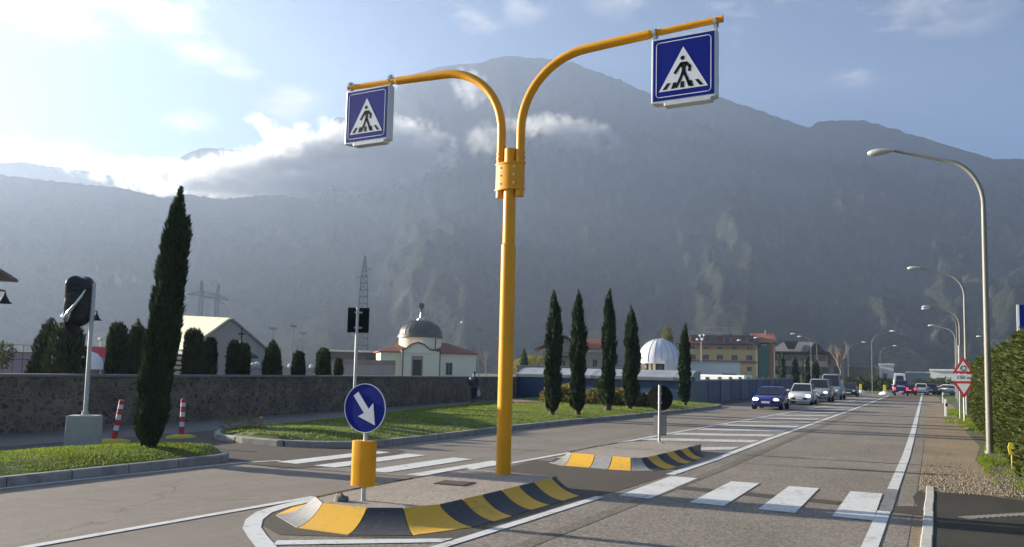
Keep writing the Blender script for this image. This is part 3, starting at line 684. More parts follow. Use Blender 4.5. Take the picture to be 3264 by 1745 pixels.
MT_LEFT = mountain_mat('ridge_forest', (.014, .021, .014), (.04, .044, .028), (.15, .14, .125), -.06, 1.8)
massif('mountain', [(-75, 9), (-60, 10.5), (-50, 11), (-44.5, 12.5), (-42.15, 14.4), (-41.44, 16.87), (-40.91, 17.39), (-40.34, 17.23), (-38.39, 17.65), (-37.17, 19.07), (-36.49, 20.04), (-35.08, 20.78), (-33.93, 21.11), (-32.49, 21.4), (-31.03, 21.51), (-30.01, 21.88), (-29.28, 22.04), (-28.11, 22.07), (-25.17, 21.89), (-23.7, 21.63), (-22.24, 21.09), (-20.5, 20.54), (-19.34, 19.93), (-18.2, 19.56), (-13.72, 19.15), (-11.01, 18.15), (-8.39, 17.05), (-7.36, 16.66), (-6.85, 17.05), (-5.34, 17.0), (-3.87, 16.78), (-2.2, 16.11), (.11, 15.12), (1.88, 14.32), (3.37, 13.67), (4.95, 13.43), (12, 13.0), (25, 11), (40, 8), (55, 5)], 2600, 520, MT_MAIN, 3.3, 600, 130, 62, 1.45)
massif('mountain', [(-80, 9), (-70, 10.6), (-61.25, 11.11), (-59.16, 11.12), (-56.98, 11.15), (-54.71, 11.2), (-52.08, 10.85), (-51.11, 11.1), (-50.38, 11.25), (-48.36, 11.1), (-46.05, 11.6), (-44.74, 11.75), (-42.04, 11.55), (-40.66, 11.5), (-40.1, 11.25), (-39.25, 10.85), (-36.41, 9.6), (-32.08, 7.6), (-27.73, 4.8), (-23, 1.5), (-20, -.2)], 1650, 650, MT_LEFT, 8.1, 420, 80, 32, 1.35)
massif('mountain', [(-66, 11), (-60, 12), (-54, 12), (-52.17, 12.59), (-51.7, 12.9), (-50.77, 13.91), (-49.79, 14.34), (-48.53, 14.43), (-46.46, 14.58), (-44.87, 14.56), (-43.25, 14.44), (-40.76, 13.97), (-36, 13)], 2450, 2100, MT_MAIN, 5.7, 200, 40, 30)
# mist clinging to the cliffs
def mist_mat(dens, seed, sc_):
    m = bpy.data.materials.new('mist'); m.use_nodes = True; nt = m.node_tree; nt.nodes.clear()
    out = N(nt, 'ShaderNodeOutputMaterial'); pv = N(nt, 'ShaderNodeVolumePrincipled')
    t = N(nt, 'ShaderNodeTexCoord'); o = t.outputs['Object']
    l = N(nt, 'ShaderNodeVectorMath', operation='LENGTH'); nt.links.new(o, l.inputs[0])
    mp = N(nt, 'ShaderNodeMapping'); mp.inputs['Scale'].default_value = sc_; mp.inputs['Location'].default_value = (seed, seed*1.7, 0); nt.links.new(o, mp.inputs[0])
    n = noise_(nt, mp.outputs[0], 1.0, 7, .62)
    fall = math_(nt, 'SUBTRACT', 1, math_(nt, 'POWER', l.outputs['Value'], 1.5), clamp=True)
    f = math_(nt, 'ADD', math_(nt, 'MULTIPLY', fall, .75), math_(nt, 'MULTIPLY', math_(nt, 'SUBTRACT', n, .5), 3.0))
    f = math_(nt, 'MULTIPLY', math_(nt, 'SUBTRACT', f, .22), 1.8, clamp=True)
    f = math_(nt, 'MULTIPLY', f, math_(nt, 'MULTIPLY', fall, 3, clamp=True))
    nt.links.new(math_(nt, 'MULTIPLY', f, dens), pv.inputs['Density'])
    pv.inputs['Color'].default_value = (.97, .97, .97, 1); pv.inputs['Anisotropy'].default_value = .35
    nt.links.new(pv.outputs[0], out.inputs['Volume']); return m
def mist(az, el, D, a, bb, c, tilt, dens, seed, scl=None):
    d = Vector((math.sin(R(az)), math.cos(R(az)), math.tan(R(el))))*D
    mb = MB(); n = 14
    mb.lathe([(max(.001, math.sin(math.pi*i/n)), -math.cos(math.pi*i/n)) for i in range(n+1)], n=20)
    o = mb.build('cloud', mist_mat(dens, seed, (a/34, bb/34, c/34)), smooth=180); o.location = d
    o.rotation_euler = Matrix.Rotation(R(-az), 3, 'Z').to_4x4().to_euler()
    o.rotation_euler.rotate_axis('Y', R(tilt)); o.scale = (a, bb, c)
    return stuff(o)
MIST = [(-45.0, 13.5, 1924, 360, 111, 62, -12, .060, 1.3), (-40.6, 14.9, 1887, 250, 110, 92, -10, .066, 5.1), (-36.6, 15.3, 1850, 170, 95, 95, 4, .050, 9.4),
        (-50.0, 12.3, 2146, 330, 104, 50, 0, .060, 2.2), (-24.5, 17.0, 1850, 165, 80, 50, 8, .026, 7.7), (-31.5, 20.0, 2072, 60, 55, 75, -20, .013, 3.6), (-45.0, 15.9, 2035, 125, 45, 30, 26, .03, 4.4), (-30.2, 16.4, 1924, 75, 55, 60, -25, .010, 6.6), (-41.5, 13.0, 1850, 260, 95, 45, -14, .050, 8.8), (-37.5, 13.4, 1800, 190, 90, 50, -6, .02, 12.1)]
if True:
    for a in MIST: mist(*a)

# ------------------------------------------------------------------ cypresses and other planting
CYP = foliage('cypress_foliage', (.010, .022, .012), (.045, .075, .026), 1.4, .12)
THUJA = foliage('thuja_foliage', (.014, .026, .012), (.055, .075, .022), 2.0, .12)
HEDGE = foliage('hedge_foliage', (.034, .048, .012), (.14, .16, .042), 1.6, .28)
SHRUBY = foliage('yellow_shrub_foliage', (.12, .10, .03), (.38, .30, .09), 2.5, .3)
BUSH = foliage('dark_bush_foliage', (.015, .028, .012), (.07, .09, .03), 1.2, .2)
YTREE = foliage('autumn_tree_foliage', (.16, .15, .03), (.42, .36, .06), .8, .3)
def tree(name, label, loc, prof, n, mat, group=None, L=.22, W=.06, trunk=(.08, .35), up=1.6, rag=.18, extra=None):
    t = thing(name, label, 'tree', loc, 0, group)
    v, f = column_crown(prof, n, L, W, up, rag)
    if extra is not None: v, f = join([(v, f), extra])
    fast_mesh('crown', v, f, mat, t)
    b = MB(); b.tube([(prof[0][1], prof[0][2], -.05), (prof[1][1], prof[1][2], trunk[1])], [trunk[0]*1.2, trunk[0]], 9); b.build('trunk', BARK, t, smooth=60)
    return t
rx, ry = .883, .468
bp = [(.0, .04, .12), (.2, .02, .27), (.55, .04, .32), (.88, .07, .335), (1.26, .08, .335), (1.65, .13, .34), (2.03, .18, .33), (2.41, .2, .31), (3.0, .24, .30), (3.55, .27, .285), (3.95, .30, .255), (4.25, .31, .2), (4.55, .32, .125), (4.78, .335, .075), (5.0, .36, .015)]
ex = column_crown([(3.6, .42*rx, .42*ry, .1), (4.1, .47*rx, .47*ry, .09), (4.42, .5*rx, .5*ry, .02)], 350, .16, .045, 2.2)
tree('cypress', 'big leaning dark cypress on the near grass bank, by the red and white bollards', (-13.21, 10.28, .26), [(z, o*rx, o*ry, r*.72) for z, o, r in bp], 17000, CYP, None, .15, .04, (.09, .3), 2.2, .24, ex)
def cyp_prof(h, r, seed, slim=.0):
    q = random.Random(seed); out = []
    for u, k in ((.015, .42), (.045, .75), (.12, .95), (.3, 1), (.45, .98), (.6, .92), (.72, .8), (.82, .62), (.9, .4), (.96, .2), (1, .03)):
        out.append((u*h, q.uniform(-.06, .06)*r*2, q.uniform(-.06, .06)*r*2, r*k*q.uniform(.9, 1.08)))
    return out
G5 = 'cypresses on the grass strip'
for x, y, h, r, lab, sd, tr in ((-13.29, 28.52, 4.85, .36, 'tall dark cypress on the grass strip, nearest the yellow pole', 1, .1), (-12.76, 29.71, 4.98, .34, 'tall pointed cypress on the grass strip, in front of the house with the brown roof', 2, .1), (-13.16, 34.18, 5.5, .34, 'tall cypress showing a bare trunk foot beside the small cone conifer', 3, .14),
                         (-12.94, 36.5, 4.9, .40, 'bulging cypress on the grass strip left of the white dome', 4, .12), (-12.76, 45.16, 4.6, .37, 'lone cypress standing against the blue fence right of the white dome', 5, .1)):
    pf = cyp_prof(h, r, sd)
    if sd == 4: pf[4] = (pf[4][0], .12, .06, r*1.15)
    tree('cypress', lab, (x, y, .24), [(a_, b_, c_, r_*.76) for a_, b_, c_, r_ in pf], 6500, CYP, G5, .19, .05, (tr, .4), 2.6, .3)
tree('conifer', 'small cone-shaped conifer between the cypresses in front of the blue fence', (-16.6, 42.3, .25), [(.1, 0, 0, .5), (.4, 0, 0, .62), (.8, 0, 0, .5), (1.2, 0, 0, .3), (1.5, 0, 0, .04)], 2500, THUJA, None, .16, .05, (.07, .2))
G6 = 'trimmed evergreens behind the stone wall'
for x, y, wd, zt, lab, kind in ((-23.3, 14.4, .85, 3.14, 'loose ragged evergreen behind the wall, leftmost in its row', 'r'), (-22.26, 14.38, 1.2, 3.12, 'broad evergreen behind the wall just below the black wrapped sign', 'b'), (-22.72, 16.37, .66, 3.14, 'flat-topped trimmed evergreen between the wrapped sign and the big cypress', 'f'),
                        (-22.79, 17.11, .7, 3.3, 'evergreen behind the wall half hidden by the big leaning cypress', 'p'), (-22.87, 19.42, .74, 3.13, 'round-topped evergreen in front of the pale gabled building', 'f'), (-23.25, 20.5, .46, 2.86, 'slim evergreen beside the taller one before the gabled building', 'f'),
                        (-23.45, 21.78, .5, 2.82, 'evergreen just right of the small cross-topped pavilion', 'f'), (-23.91, 22.75, .42, 2.75, 'narrow evergreen twinned with the one by the cross-topped pavilion', 'f'), (-23.17, 23.5, .74, 2.94, 'pointed bushy evergreen right of the gabled building', 'p'),
                        (-23.8, 25.66, .56, 2.54, 'low round-topped evergreen standing alone in the middle of the row', 'f'), (-23.71, 27.09, .66, 2.73, 'evergreen left of the dark-backed square sign', 'f'), (-24.5, 29.05, .36, 2.32, 'smallest evergreen of the row, next to the dark-backed square sign', 'f')):
    r = wd/2*.86; h = zt-.05
    if kind == 'f': pf = [(.1, 0, 0, r*.8), (.5, 0, 0, r), (h*.55, 0, 0, r*1.03), (h*.8, 0, 0, r*.92), (h*.92, 0, 0, r*.7), (h*.985, 0, 0, r*.35), (h, 0, 0, r*.08)]
    elif kind == 'p': pf = [(.1, 0, 0, r*.9), (.8, 0, 0, r*1.05), (h*.6, 0, 0, r), (h*.8, 0, 0, r*.75), (h*.92, 0, 0, r*.4), (h, 0, 0, r*.05)]
    elif kind == 'b': pf = [(.1, 0, 0, r*1.1), (h*.5, 0, 0, r*1.1), (h*.7, .05, 0, r*.95), (h*.88, .1, 0, r*.66), (h, .15, 0, r*.1)]
    else: pf = [(.1, -.1, 0, r*.9), (h*.4, -.05, 0, r), (h*.6, .05, .03, r*.85), (h*.8, .12, .05, r*.65), (h*.93, .16, .05, r*.4), (h, .18, .05, r*.08)]
    tree('evergreen', lab, (x, y, 0), pf, 3600, THUJA, G6, .17, .05, (.06, .25), 2.2, .12 if kind != 'r' else .3)
def bush(name, label, loc, lobes, n, mat, group=None, L=.2, W=.1, cat='shrub'):
    v, f = blob_crown(lobes, n, L, W); o = fast_mesh(name, v, f, mat, None, loc); return tag(o, label, cat, group)
bush('shrub', 'yellowish ornamental shrub left of the nearest cypress on the strip', (-17.6, 39.5, .2), [(-.6, 0, .35, .8, .6, .5), (.5, .1, .3, .9, .6, .42), (0, .3, .6, .6, .5, .4)], 2600, SHRUBY, 'low shrubs among the cypresses')
bush('shrub', 'olive shrub between the two nearest cypresses', (-15.6, 38.8, .2), [(0, 0, .3, .8, .6, .45), (.7, .2, .28, .6, .5, .4)], 1500, foliage('olive_shrub', (.06, .06, .02), (.2, .17, .06), 2, .3), 'low shrubs among the cypresses')
bush('shrub', 'straw-coloured shrub at the foot of the small conifer', (-15.9, 41.0, .2), [(-.6, 0, .3, .7, .5, .42), (.6, 0, .35, .9, .6, .45)], 1900, SHRUBY, 'low shrubs among the cypresses')
bush('shrub', 'dull green shrub at the foot of the bulging cypress', (-14.2, 40.3, .2), [(0, 0, .3, .8, .6, .42), (.8, .2, .25, .6, .5, .38)], 1500, foliage('olive_shrub2', (.05, .055, .02), (.17, .15, .05), 2, .3), 'low shrubs among the cypresses')
bush('shrub', 'scrappy dry weeds at the tip of the grass strip', (-16.1, 15.2, .12), [(0, 0, .15, .5, .3, .22), (.3, .3, .2, .2, .2, .32)], 420, SHRUBY, None, .16, .018)
# flower bed of stones
b = MB()
for i in range(46):
    a = random.uniform(0, 6.28); q = random.random()**.5; s_ = random.uniform(.06, .2)
    c = (1.35*q*math.cos(a), .7*q*math.sin(a), .03+.12*(1-q)); b.box(c, (s_*1.4, s_, s_*.7), random.uniform(0, 3), .7)
b.lathe([(1.45, -.05), (1.3, .1), (.6, .18), (0, .2)], n=18)
b.v = [(x, y*.55 if i >= 46*8 else y, z) for i, (x, y, z) in enumerate(b.v)]
tag(b.build('rockery', pm('reddish_rockery', (.22, .13, .09), .95, .45, 2.5, bmp=.4), loc=(-19.4, 37.6, .2)), 'low reddish stone rockery on the grass left of the yellow shrub', 'rockery')
# hedge along the right
def box_hedge(name, label, x0, x1, y0, y1, h, n, mat):
    A = [( (y1-y0)*h, 0), ((y1-y0)*(x1-x0), 1), ((x1-x0)*h, 2)]; tot = sum(a for a, _ in A)
    C = []; D = []
    for area, k in A:
        m = int(n*area/tot); u = RNG.random(m); v = RNG.random(m)
        if k == 0: yy = y0+(y1-y0)*u**1.35; c = np.stack([np.full(m, x0), yy, h*v], 1); d = np.array([-1, 0, .5])
        elif k == 1: yy = y0+(y1-y0)*u**1.3; c = np.stack([x0+(x1-x0)*v, yy, np.full(m, h)], 1); d = np.array([0, 0, 1])
        else: c = np.stack([x0+(x1-x0)*u, np.full(m, y0), h*v], 1); d = np.array([0, -1, .4])
        wob = np.array([noise.noise((p[0]*.9, p[1]*.9, p[2]*.9))*.11+noise.noise((p[0]*3, p[1]*3, p[2]*3))*.07 for p in c])
        c = c+d*(wob+RNG.uniform(-.12, .05, m))[:, None]; C.append(c); D.append(d+RNG.normal(size=(m, 3))*.55)
    C = np.concatenate(C); D = np.concatenate(D); m = len(C)
    core = MB(); core.box(((x0+x1)/2+.06, (y0+y1)/2, h/2-.06), (x1-x0-.12, y1-y0-.2, h-.12))
    v, f = join([(np.array(core.v), np.array(core.f)), sprays(C, D, RNG.uniform(.07, .17, m), RNG.uniform(.035, .07, m))])
    return tag(fast_mesh(name, v, f, mat), label, 'hedge')
box_hedge('hedge', 'tall clipped green hedge along the right edge of the road', 1.52, 2.9, 13, 47, 2.78, 60000, HEDGE)
# bare and far trees
def bare_tree(label, loc, h, group=None):
    b = MB(); q = random.Random(int(h*100)+int(loc[1]))
    def br(p, d, L_, r, k):
        e = p+d*L_; b.tube([p, (p+e)/2+Vector((q.uniform(-.05, .05), q.uniform(-.05, .05), 0))*L_, e], [r, r*.8, r*.6], 5, False)
        if k:
            for i in range(3): br(p+d*L_*q.uniform(.55, 1), (d+Vector((q.uniform(-.6, .6), q.uniform(-.6, .6), q.uniform(-.1, .4)))).normalized(), L_*.68, r*.55, k-1)
    br(Vector((0, 0, 0)), Vector((0, 0, 1)), h*.38, h*.016, 4)
    o = b.build('bare_tree', pm('pale_bark', (.24, .20, .17), .95, .2, 6), loc=loc); return tag(o, label, 'tree', group)

# ------------------------------------------------------------------ stone wall
def stone_mat():
    m, nt, b = _new('rubble_masonry'); co = objco(nt, (1, 1, 1.25))
    wv = N(nt, 'ShaderNodeTexNoise'); wv.inputs['Scale'].default_value = 3; nt.links.new(co, wv.inputs['Vector'])
    ad = N(nt, 'ShaderNodeVectorMath', operation='MULTIPLY_ADD'); nt.links.new(wv.outputs['Color'], ad.inputs[0]); ad.inputs[1].default_value = (.3, .3, .3); nt.links.new(co, ad.inputs[2])
    vo = N(nt, 'ShaderNodeTexVoronoi', feature='DISTANCE_TO_EDGE'); vo.inputs['Scale'].default_value = 5.0; nt.links.new(ad.outputs[0], vo.inputs['Vector'])
    vc = N(nt, 'ShaderNodeTexVoronoi'); vc.inputs['Scale'].default_value = 5.0; nt.links.new(ad.outputs[0], vc.inputs['Vector'])
    sp = N(nt, 'ShaderNodeSeparateColor'); nt.links.new(vc.outputs['Color'], sp.inputs[0])
    n = noise_(nt, co, 9, 6)
    c = ramp(nt, math_(nt, 'ADD', math_(nt, 'MULTIPLY', sp.outputs[0], .7), math_(nt, 'MULTIPLY', n, .3)), [(.1, (.06, .042, .03)), (.45, (.14, .10, .072)), (.7, (.23, .175, .125)), (.95, (.36, .285, .21))])
    mo = ramp(nt, vo.outputs['Distance'], [(.04, (1, 1, 1)), (.16, (0, 0, 0))])
    big = noise_(nt, co, .8, 5); cc = mix(nt, mo.outputs[0], c.outputs[0], (.30, .235, .17))
    nt.links.new(mix(nt, math_(nt, 'MULTIPLY', math_(nt, 'MULTIPLY', big, big), 1.5, clamp=True), cc, (.07, .05, .037)), b.inputs['Base Color']); b.inputs['Roughness'].default_value = .95
    bump(nt, b, math_(nt, 'MINIMUM', vo.outputs['Distance'], .12), .8, .15); return m
p0 = Vector((-16.6, -14, 0)); p1 = Vector((-26.62, 51.3, 0)); dd = (p1-p0); Lw = dd.length; az_ = math.atan2(-dd.x, dd.y)
t = thing('stone_wall', 'long low rubble stone wall with flat coping along the left pavement', 'wall', p0, az_)
b = MB(); nseg = 40
for i in range(nseg):
    y = Lw*i/nseg; b.box((-.18, y+Lw/nseg/2, .72), (.36, Lw/nseg, 1.44))
b.build('masonry', stone_mat(), t)
b = MB(); y = 0
while y < Lw-.1:
    l = min(random.uniform(1.1, 1.7), Lw-y); b.box((-.18, y+l/2, 1.475), (.5, l-.012, .075)); y += l
b.build('coping', CONCD, t, bevel=.01)

# ------------------------------------------------------------------ left bank furniture
t = thing('wrapped_sign', 'tall sign on a grey post wrapped in shiny black plastic with sun glints shaped as silver strips', 'wrapped sign', (-15.62, 10.62, .0), R(30))
b = MB(); b.tube([(0, 0, .6), (.0, 0, 2.7), (0, 0, 3.5)], .042, 14); b.build('post', GALV, t, smooth=40)
bag = MB(); n = 26; rows = []
prof = [(.0, .02, 3.64), (.16, .14, 3.63), (.27, .19, 3.57), (.30, .2, 3.48), (.31, .19, 3.4), (.315, .17, 3.3), (.31, .17, 3.15), (.31, .17, 3.0), (.315, .16, 2.9), (.30, .16, 2.8), (.26, .15, 2.72), (.19, .12, 2.64), (.08, .05, 2.6), (0, .01, 2.6)]
for i, (a_, c_, z) in enumerate(prof):
    for j in range(n):
        an = 2*math.pi*j/n; cx, sy = math.cos(an), math.sin(an)
        k = (abs(cx)**4+abs(sy)**4)**-.25
        wr = 1+.022*math.sin(5*an+z*9)+.02*math.sin(11*an-z*14)
        bag.v.append((-.285+a_*.87*cx*k*wr, c_*sy*k*wr, z+.03*math.sin(3*an+1)*(i > 0)-(.16 if i > 8 else .05*(i > 6))*max(0, -cx)))
bag.f = [(i*n+j, i*n+(j+1) % n, (i+1)*n+(j+1) % n, (i+1)*n+j) for i in range(len(prof)-1) for j in range(n)]; bag.m = [0]*len(bag.f)
PLB, nt, bb_ = _new('black_plastic_film'); bb_.inputs['Base Color'].default_value = (.008, .009, .011, 1); bb_.inputs['Roughness'].default_value = .14; bb_.inputs['Specular IOR Level'].default_value = .35
bump(nt, bb_, noise_(nt, objco(nt), 8, 4), .7, .04)
bag.build('plastic_bag', PLB, t, smooth=180, sub=1)
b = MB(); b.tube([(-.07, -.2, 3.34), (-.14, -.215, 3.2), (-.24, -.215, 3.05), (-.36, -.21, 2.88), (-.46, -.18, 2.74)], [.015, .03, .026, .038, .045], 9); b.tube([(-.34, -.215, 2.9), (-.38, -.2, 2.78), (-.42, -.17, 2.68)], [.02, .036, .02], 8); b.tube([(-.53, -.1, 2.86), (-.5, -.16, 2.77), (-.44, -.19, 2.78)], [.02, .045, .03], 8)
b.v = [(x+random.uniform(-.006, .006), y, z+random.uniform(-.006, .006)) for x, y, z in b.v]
b.build('tape', pm('silver_glint', (.72, .72, .70), .22, .25, 14, metal=.6), t, smooth=180)  # sun glints on the black plastic, modelled as pale silver strips
t = thing('ballast_block', 'weathered grey concrete block holding the post of the wrapped sign', 'concrete block', (-15.6, 10.6, 0), R(40))
b = MB(); b.box((0, 0, .375), (.62, .42, .75), 0, .95); b.build('ballast_block', pm('pale_block_concrete', (.46, .43, .38), .9, .25, 5, bmp=.25), t, bevel=.02)
bl = t.children[0]; bl.name = 'block'
b = MB(); b.box((0, 0, .755), (.16, .16, .02)); b.tube([(0, 0, .75), (0, 0, .84)], .062, 12); b.build('socket', GALV, t)
def bollard(loc, lab, tx, ty, seed):
    t = thing('flexible_bollard', lab, 'bollard', loc, 0, 'red and white bollards on yellow bases')
    b = MB(); b.lathe([(.36, 0), (.34, .04), (.22, .075), (.1, .09), (0, .092)], n=22); b.v = [(x, y*1.05, z) for x, y, z in b.v]; b.build('base', YBASE, t, smooth=50)
    b = MB(); z = .08; 
    tilt = lambda z: (tx*z, ty*z, z)
    seg = [(0, .2, .062), (1, .12, .055), (0, .13, .055), (1, .12, .055), (0, .13, .055), (1, .1, .055), (0, .1, .055)]
    for k, (c, h, r) in enumerate(seg):
        m_ = MB(); m_.tube([tilt(z), tilt(z+h)], [r*1.05, r], 16, True); z += h
        m_.cur = 0; b.cur = c; b.add(m_.v, m_.f)
    b.build('post', [REDP, SWHITE], t, smooth=40)
    return t
bollard((-16.91, 12.24, .004), 'leaning red and white flexible bollard left of the big cypress', .13, .06, 1)
bollard((-16.84, 14.07, .004), 'upright red and white flexible bollard right of the big cypress', .005, 0, 2)
t = thing('square_sign', 'square road sign seen from its dark green back on a grey post', 'road sign', (-13.41, 16.57, .13), R(34))
b = MB(); b.tube([(0, 0, 0), (.0, 0, 3.3)], .04, 14); b.build('post', GALV, t, smooth=40)
b = MB(); b.box((.02, .07, 2.98), (.56, .03, .66)); b.build('panel', BACKDK, t, bevel=.012)
b = MB(); b.box((.02, .045, 3.18), (.2, .02, .04)); b.build('bracket', GALV, t)
b = MB(); b.box((.02, .045, 2.78), (.2, .02, .04)); b.build('bracket', GALV, t)

# ------------------------------------------------------------------ person
def skin(name, chains, mat, parent, sub=2):
    """chains: list of [(x,y,z,r)...]; chains starting at an existing joint share it"""
    me = bpy.data.meshes.new(name); vs = []; rs = []; es = []; key = {}
    for c in chains:
        prev = None
        for p in c:
            k = tuple(round(q, 4) for q in p[:3])
            if k not in key: key[k] = len(vs); vs.append(p[:3]); rs.append(p[3])
            if prev is not None: es.append((prev, key[k]))
            prev = key[k]
    me.from_pydata(vs, es, []); o = bpy.data.objects.new(name, me); COL.objects.link(o)
    m = o.modifiers.new('skin', 'SKIN'); m.use_smooth_shade = True
    sv = me.skin_vertices[0].data
    for i, r in enumerate(rs): sv[i].radius = (r, r)
    sv[0].use_root = True
    s_ = o.modifiers.new('sub', 'SUBSURF'); s_.levels = sub; s_.render_levels = sub
    dg = bpy.context.evaluated_depsgraph_get(); ev = bpy.data.meshes.new_from_object(o.evaluated_get(dg))
    bpy.data.objects.remove(o); ev.materials.clear(); ev.materials.append(mat); ev.shade_smooth()
    o = bpy.data.objects.new(name, ev); COL.objects.link(o); o.parent = parent; return o
SKIN = pm('skin', (.42, .25, .18), .6, .1, 10)
t = thing('person', 'person in dark padded jacket and trousers walking along the stone wall', 'person', (-24.05, 40.6, .01), R(9))
# walking towards +y (away); left foot ahead
hipL, hipR = (-.1, .02, .9), (.1, 0, .9)
def hand(wr, sx, dv):
    ch = []; x, y, z = wr
    ch.append([(x, y, z, .03), (x+dv[0]*.05, y+dv[1]*.05, z-.045, .036), (x+dv[0]*.08, y+dv[1]*.08, z-.085, .034)])
    for k, L_ in enumerate((.065, .078, .072, .055)):
        bx = x+dv[0]*.08+.002*sx; by = y+dv[1]*.08+(-.028+.019*k)
        ch.append([(x+dv[0]*.08, y+dv[1]*.08, z-.085, .034), (bx, by, z-.105, .0095), (bx-.006*sx, by+.004, z-.105-L_*.6, .009), (bx-.022*sx, by+.006, z-.105-L_, .0075)])
    ch.append([(x+dv[0]*.05, y+dv[1]*.05, z-.045, .036), (x-.015*sx, y+.045, z-.06, .0115), (x-.02*sx, y+.06, z-.095, .0095)])
    return ch
body = [[(0, 0, .95, .12), (0, .01, 1.12, .13), (0, .02, 1.3, .14), (0, .02, 1.46, .09), (0, .03, 1.54, .058), (0, .05, 1.64, .088), (0, .055, 1.74, .092), (0, .04, 1.81, .055)],
        [(0, .02, 1.46, .09), (-.18, .02, 1.43, .06), (-.25, -.04, 1.16, .045), (-.24, .08, .93, .032)], [(0, .02, 1.46, .09), (.18, .02, 1.43, .06), (.26, .0, 1.15, .045), (.27, .05, .9, .032)],
        [(0, 0, .95, .12), hipL+(.09,), (-.1, .16, .5, .062), (-.1, .1, .1, .042), (-.1, .22, .045, .035)], [(0, 0, .95, .12), hipR+(.09,), (.1, .02, .5, .062), (.1, -.2, .14, .042), (.1, -.12, .05, .035)]]
body += hand((-.24, .08, .93), -1, (0, .2)) + hand((.27, .05, .9), 1, (0, .1))
skin('body', body, SKIN, t)
b = MB()
b.tube([(0, .13, 1.655), (0, .152, 1.63)], [.014, .02], 8); b.build('nose', SKIN, t, smooth=60)
jk = pm('jacket_fabric', (.04, .044, .065), .5, .25, 10, bmp=.3); tr = pm('trouser_fabric', (.018, .018, .022), .85, .2, 10); sh = pm('shoe_leather', (.02, .018, .016), .5, .2, 10)
skin('jacket', [[(0, 0, .88, .185), (0, .01, 1.05, .185), (0, .02, 1.25, .205), (0, .02, 1.42, .15), (0, .02, 1.51, .085)], [(0, .02, 1.42, .15), (-.2, .02, 1.42, .095), (-.27, -.04, 1.16, .075), (-.25, .07, .96, .058)], [(0, .02, 1.42, .15), (.2, .02, 1.42, .095), (.28, .0, 1.15, .075), (.28, .045, .94, .058)]], jk, t)
skin('trousers', [[(0, 0, .9, .15), (-.11, .03, .8, .115), (-.11, .16, .5, .082), (-.1, .1, .12, .066)], [(0, 0, .9, .15), (.11, .0, .8, .115), (.11, .02, .5, .082), (.1, -.19, .15, .066)]], tr, t)
skin('shoe', [[(-.1, .06, .06, .05), (-.1, .16, .045, .048), (-.1, .26, .035, .035)]], sh, t, 1); skin('shoe', [[(.1, -.24, .1, .05), (.1, -.14, .06, .048), (.1, -.04, .035, .035)]], sh, t, 1)
skin('hair', [[(0, .02, 1.66, .085), (0, .035, 1.76, .1), (0, .05, 1.815, .07)]], pm('dark_hair', (.02, .016, .013), .6, .2, 14), t)
b = MB(); b.lathe([(0, 0), (.09, .01), (.13, .1), (.12, .22), (.06, .33), (.012, .4), (.01, .44)], n=14)
b.v = [(x*1.0, y*.45*(1+.15*math.sin(9*z)), z) for x, y, z in b.v]
tag(b.build('carrier_bag', pm('white_plastic_bag', (.6, .6, .62), .5, .15, 9), smooth=60, loc=(-23.76, 40.7, .38)), 'pale plastic carrier bag held by the walking person', 'bag')

# ------------------------------------------------------------------ buildings
def site(name, label, cat, az, D, group=None):
    return thing(name, label, cat, (D*math.sin(R(az)), D*math.cos(R(az)), 0), R(-az), group)
def local(xc, hy, s): return lambda px, py: ((px-xc)*s, 1.85+(hy-py)*s)
def rect(mb, x0, x1, z0, z1, y0, y1): return mb.box(((x0+x1)/2, (y0+y1)/2, (z0+z1)/2), (x1-x0, y1-y0, z1-z0))
def window(parent, x0, x1, z0, z1, y=0., frame=None, sill=True, glass=GLASS, name='window'):
    w_ = .1*(x1-x0); fm = MB()
    for a in ((x0-w_, x0, z0-w_, z1+w_), (x1, x1+w_, z0-w_, z1+w_), (x0, x1, z1, z1+w_), (x0, x1, z0-w_, z0), ((x0+x1)/2-w_*.3, (x0+x1)/2+w_*.3, z0, z1)): rect(fm, *a, y-.05, y+.02)
    f = fm.build(name, frame or WHITEW, parent)
    b = MB(); rect(b, x0, x1, z0, z1, y-.02, y+.015); b.build('pane', glass, f)
    return f
# chapel with dome
L_ = local(1064, 930.5, .049); t = site('chapel', 'small cream chapel with grey ribbed dome, statue on top and wings with red tile roofs', 'chapel', -34.27, 100)
t.rotation_euler.z += R(7)
X = lambda p: (p-1064)*.049
Zt = lambda p: 1.85+(930.5-p)*.049
xl, xr = X(957), X(1200); ze = Zt(886)
b = MB(); rect(b, xl, xr, 0, ze, 0, 9.0); b.build('walls', CREAM, t)
b = MB(); zr = Zt(868); ov = .35
b.add([(xl-ov, -ov, ze), (xr+ov, -ov, ze), (xr+ov, 9.35, ze), (xl-ov, 9.35, ze), (xl+3.2, 4.5, zr+.5), (xr-3.2, 4.5, zr+.5), (xl-ov, -ov, ze-.12), (xr+ov, -ov, ze-.12), (xr+ov, 9.35, ze-.12), (xl-ov, 9.35, ze-.12)],
      [(0, 1, 5, 4), (1, 2, 5), (2, 3, 4, 5), (3, 0, 4), (6, 7, 1, 0), (7, 8, 2, 1), (8, 9, 3, 2), (9, 6, 0, 3), (9, 8, 7, 6)]); b.build('roof', TERRA, t)
dcx, dcy, dr = X(1063), 3.4, 2.72
b = MB(); b.lathe([(dr, 2.2), (dr, Zt(849)), (dr+.12, Zt(848)), (dr+.12, Zt(846.5)), (0, Zt(846))], (dcx, dcy, 0), 40); b.build('drum', CREAM, t, smooth=40)
b = MB(); zb0 = Zt(848); hd = Zt(800)-zb0; pf = [(dr+.2, zb0), (dr+.2, zb0+.18), (dr+.05, zb0+.42), (dr+.0, zb0+.5)]
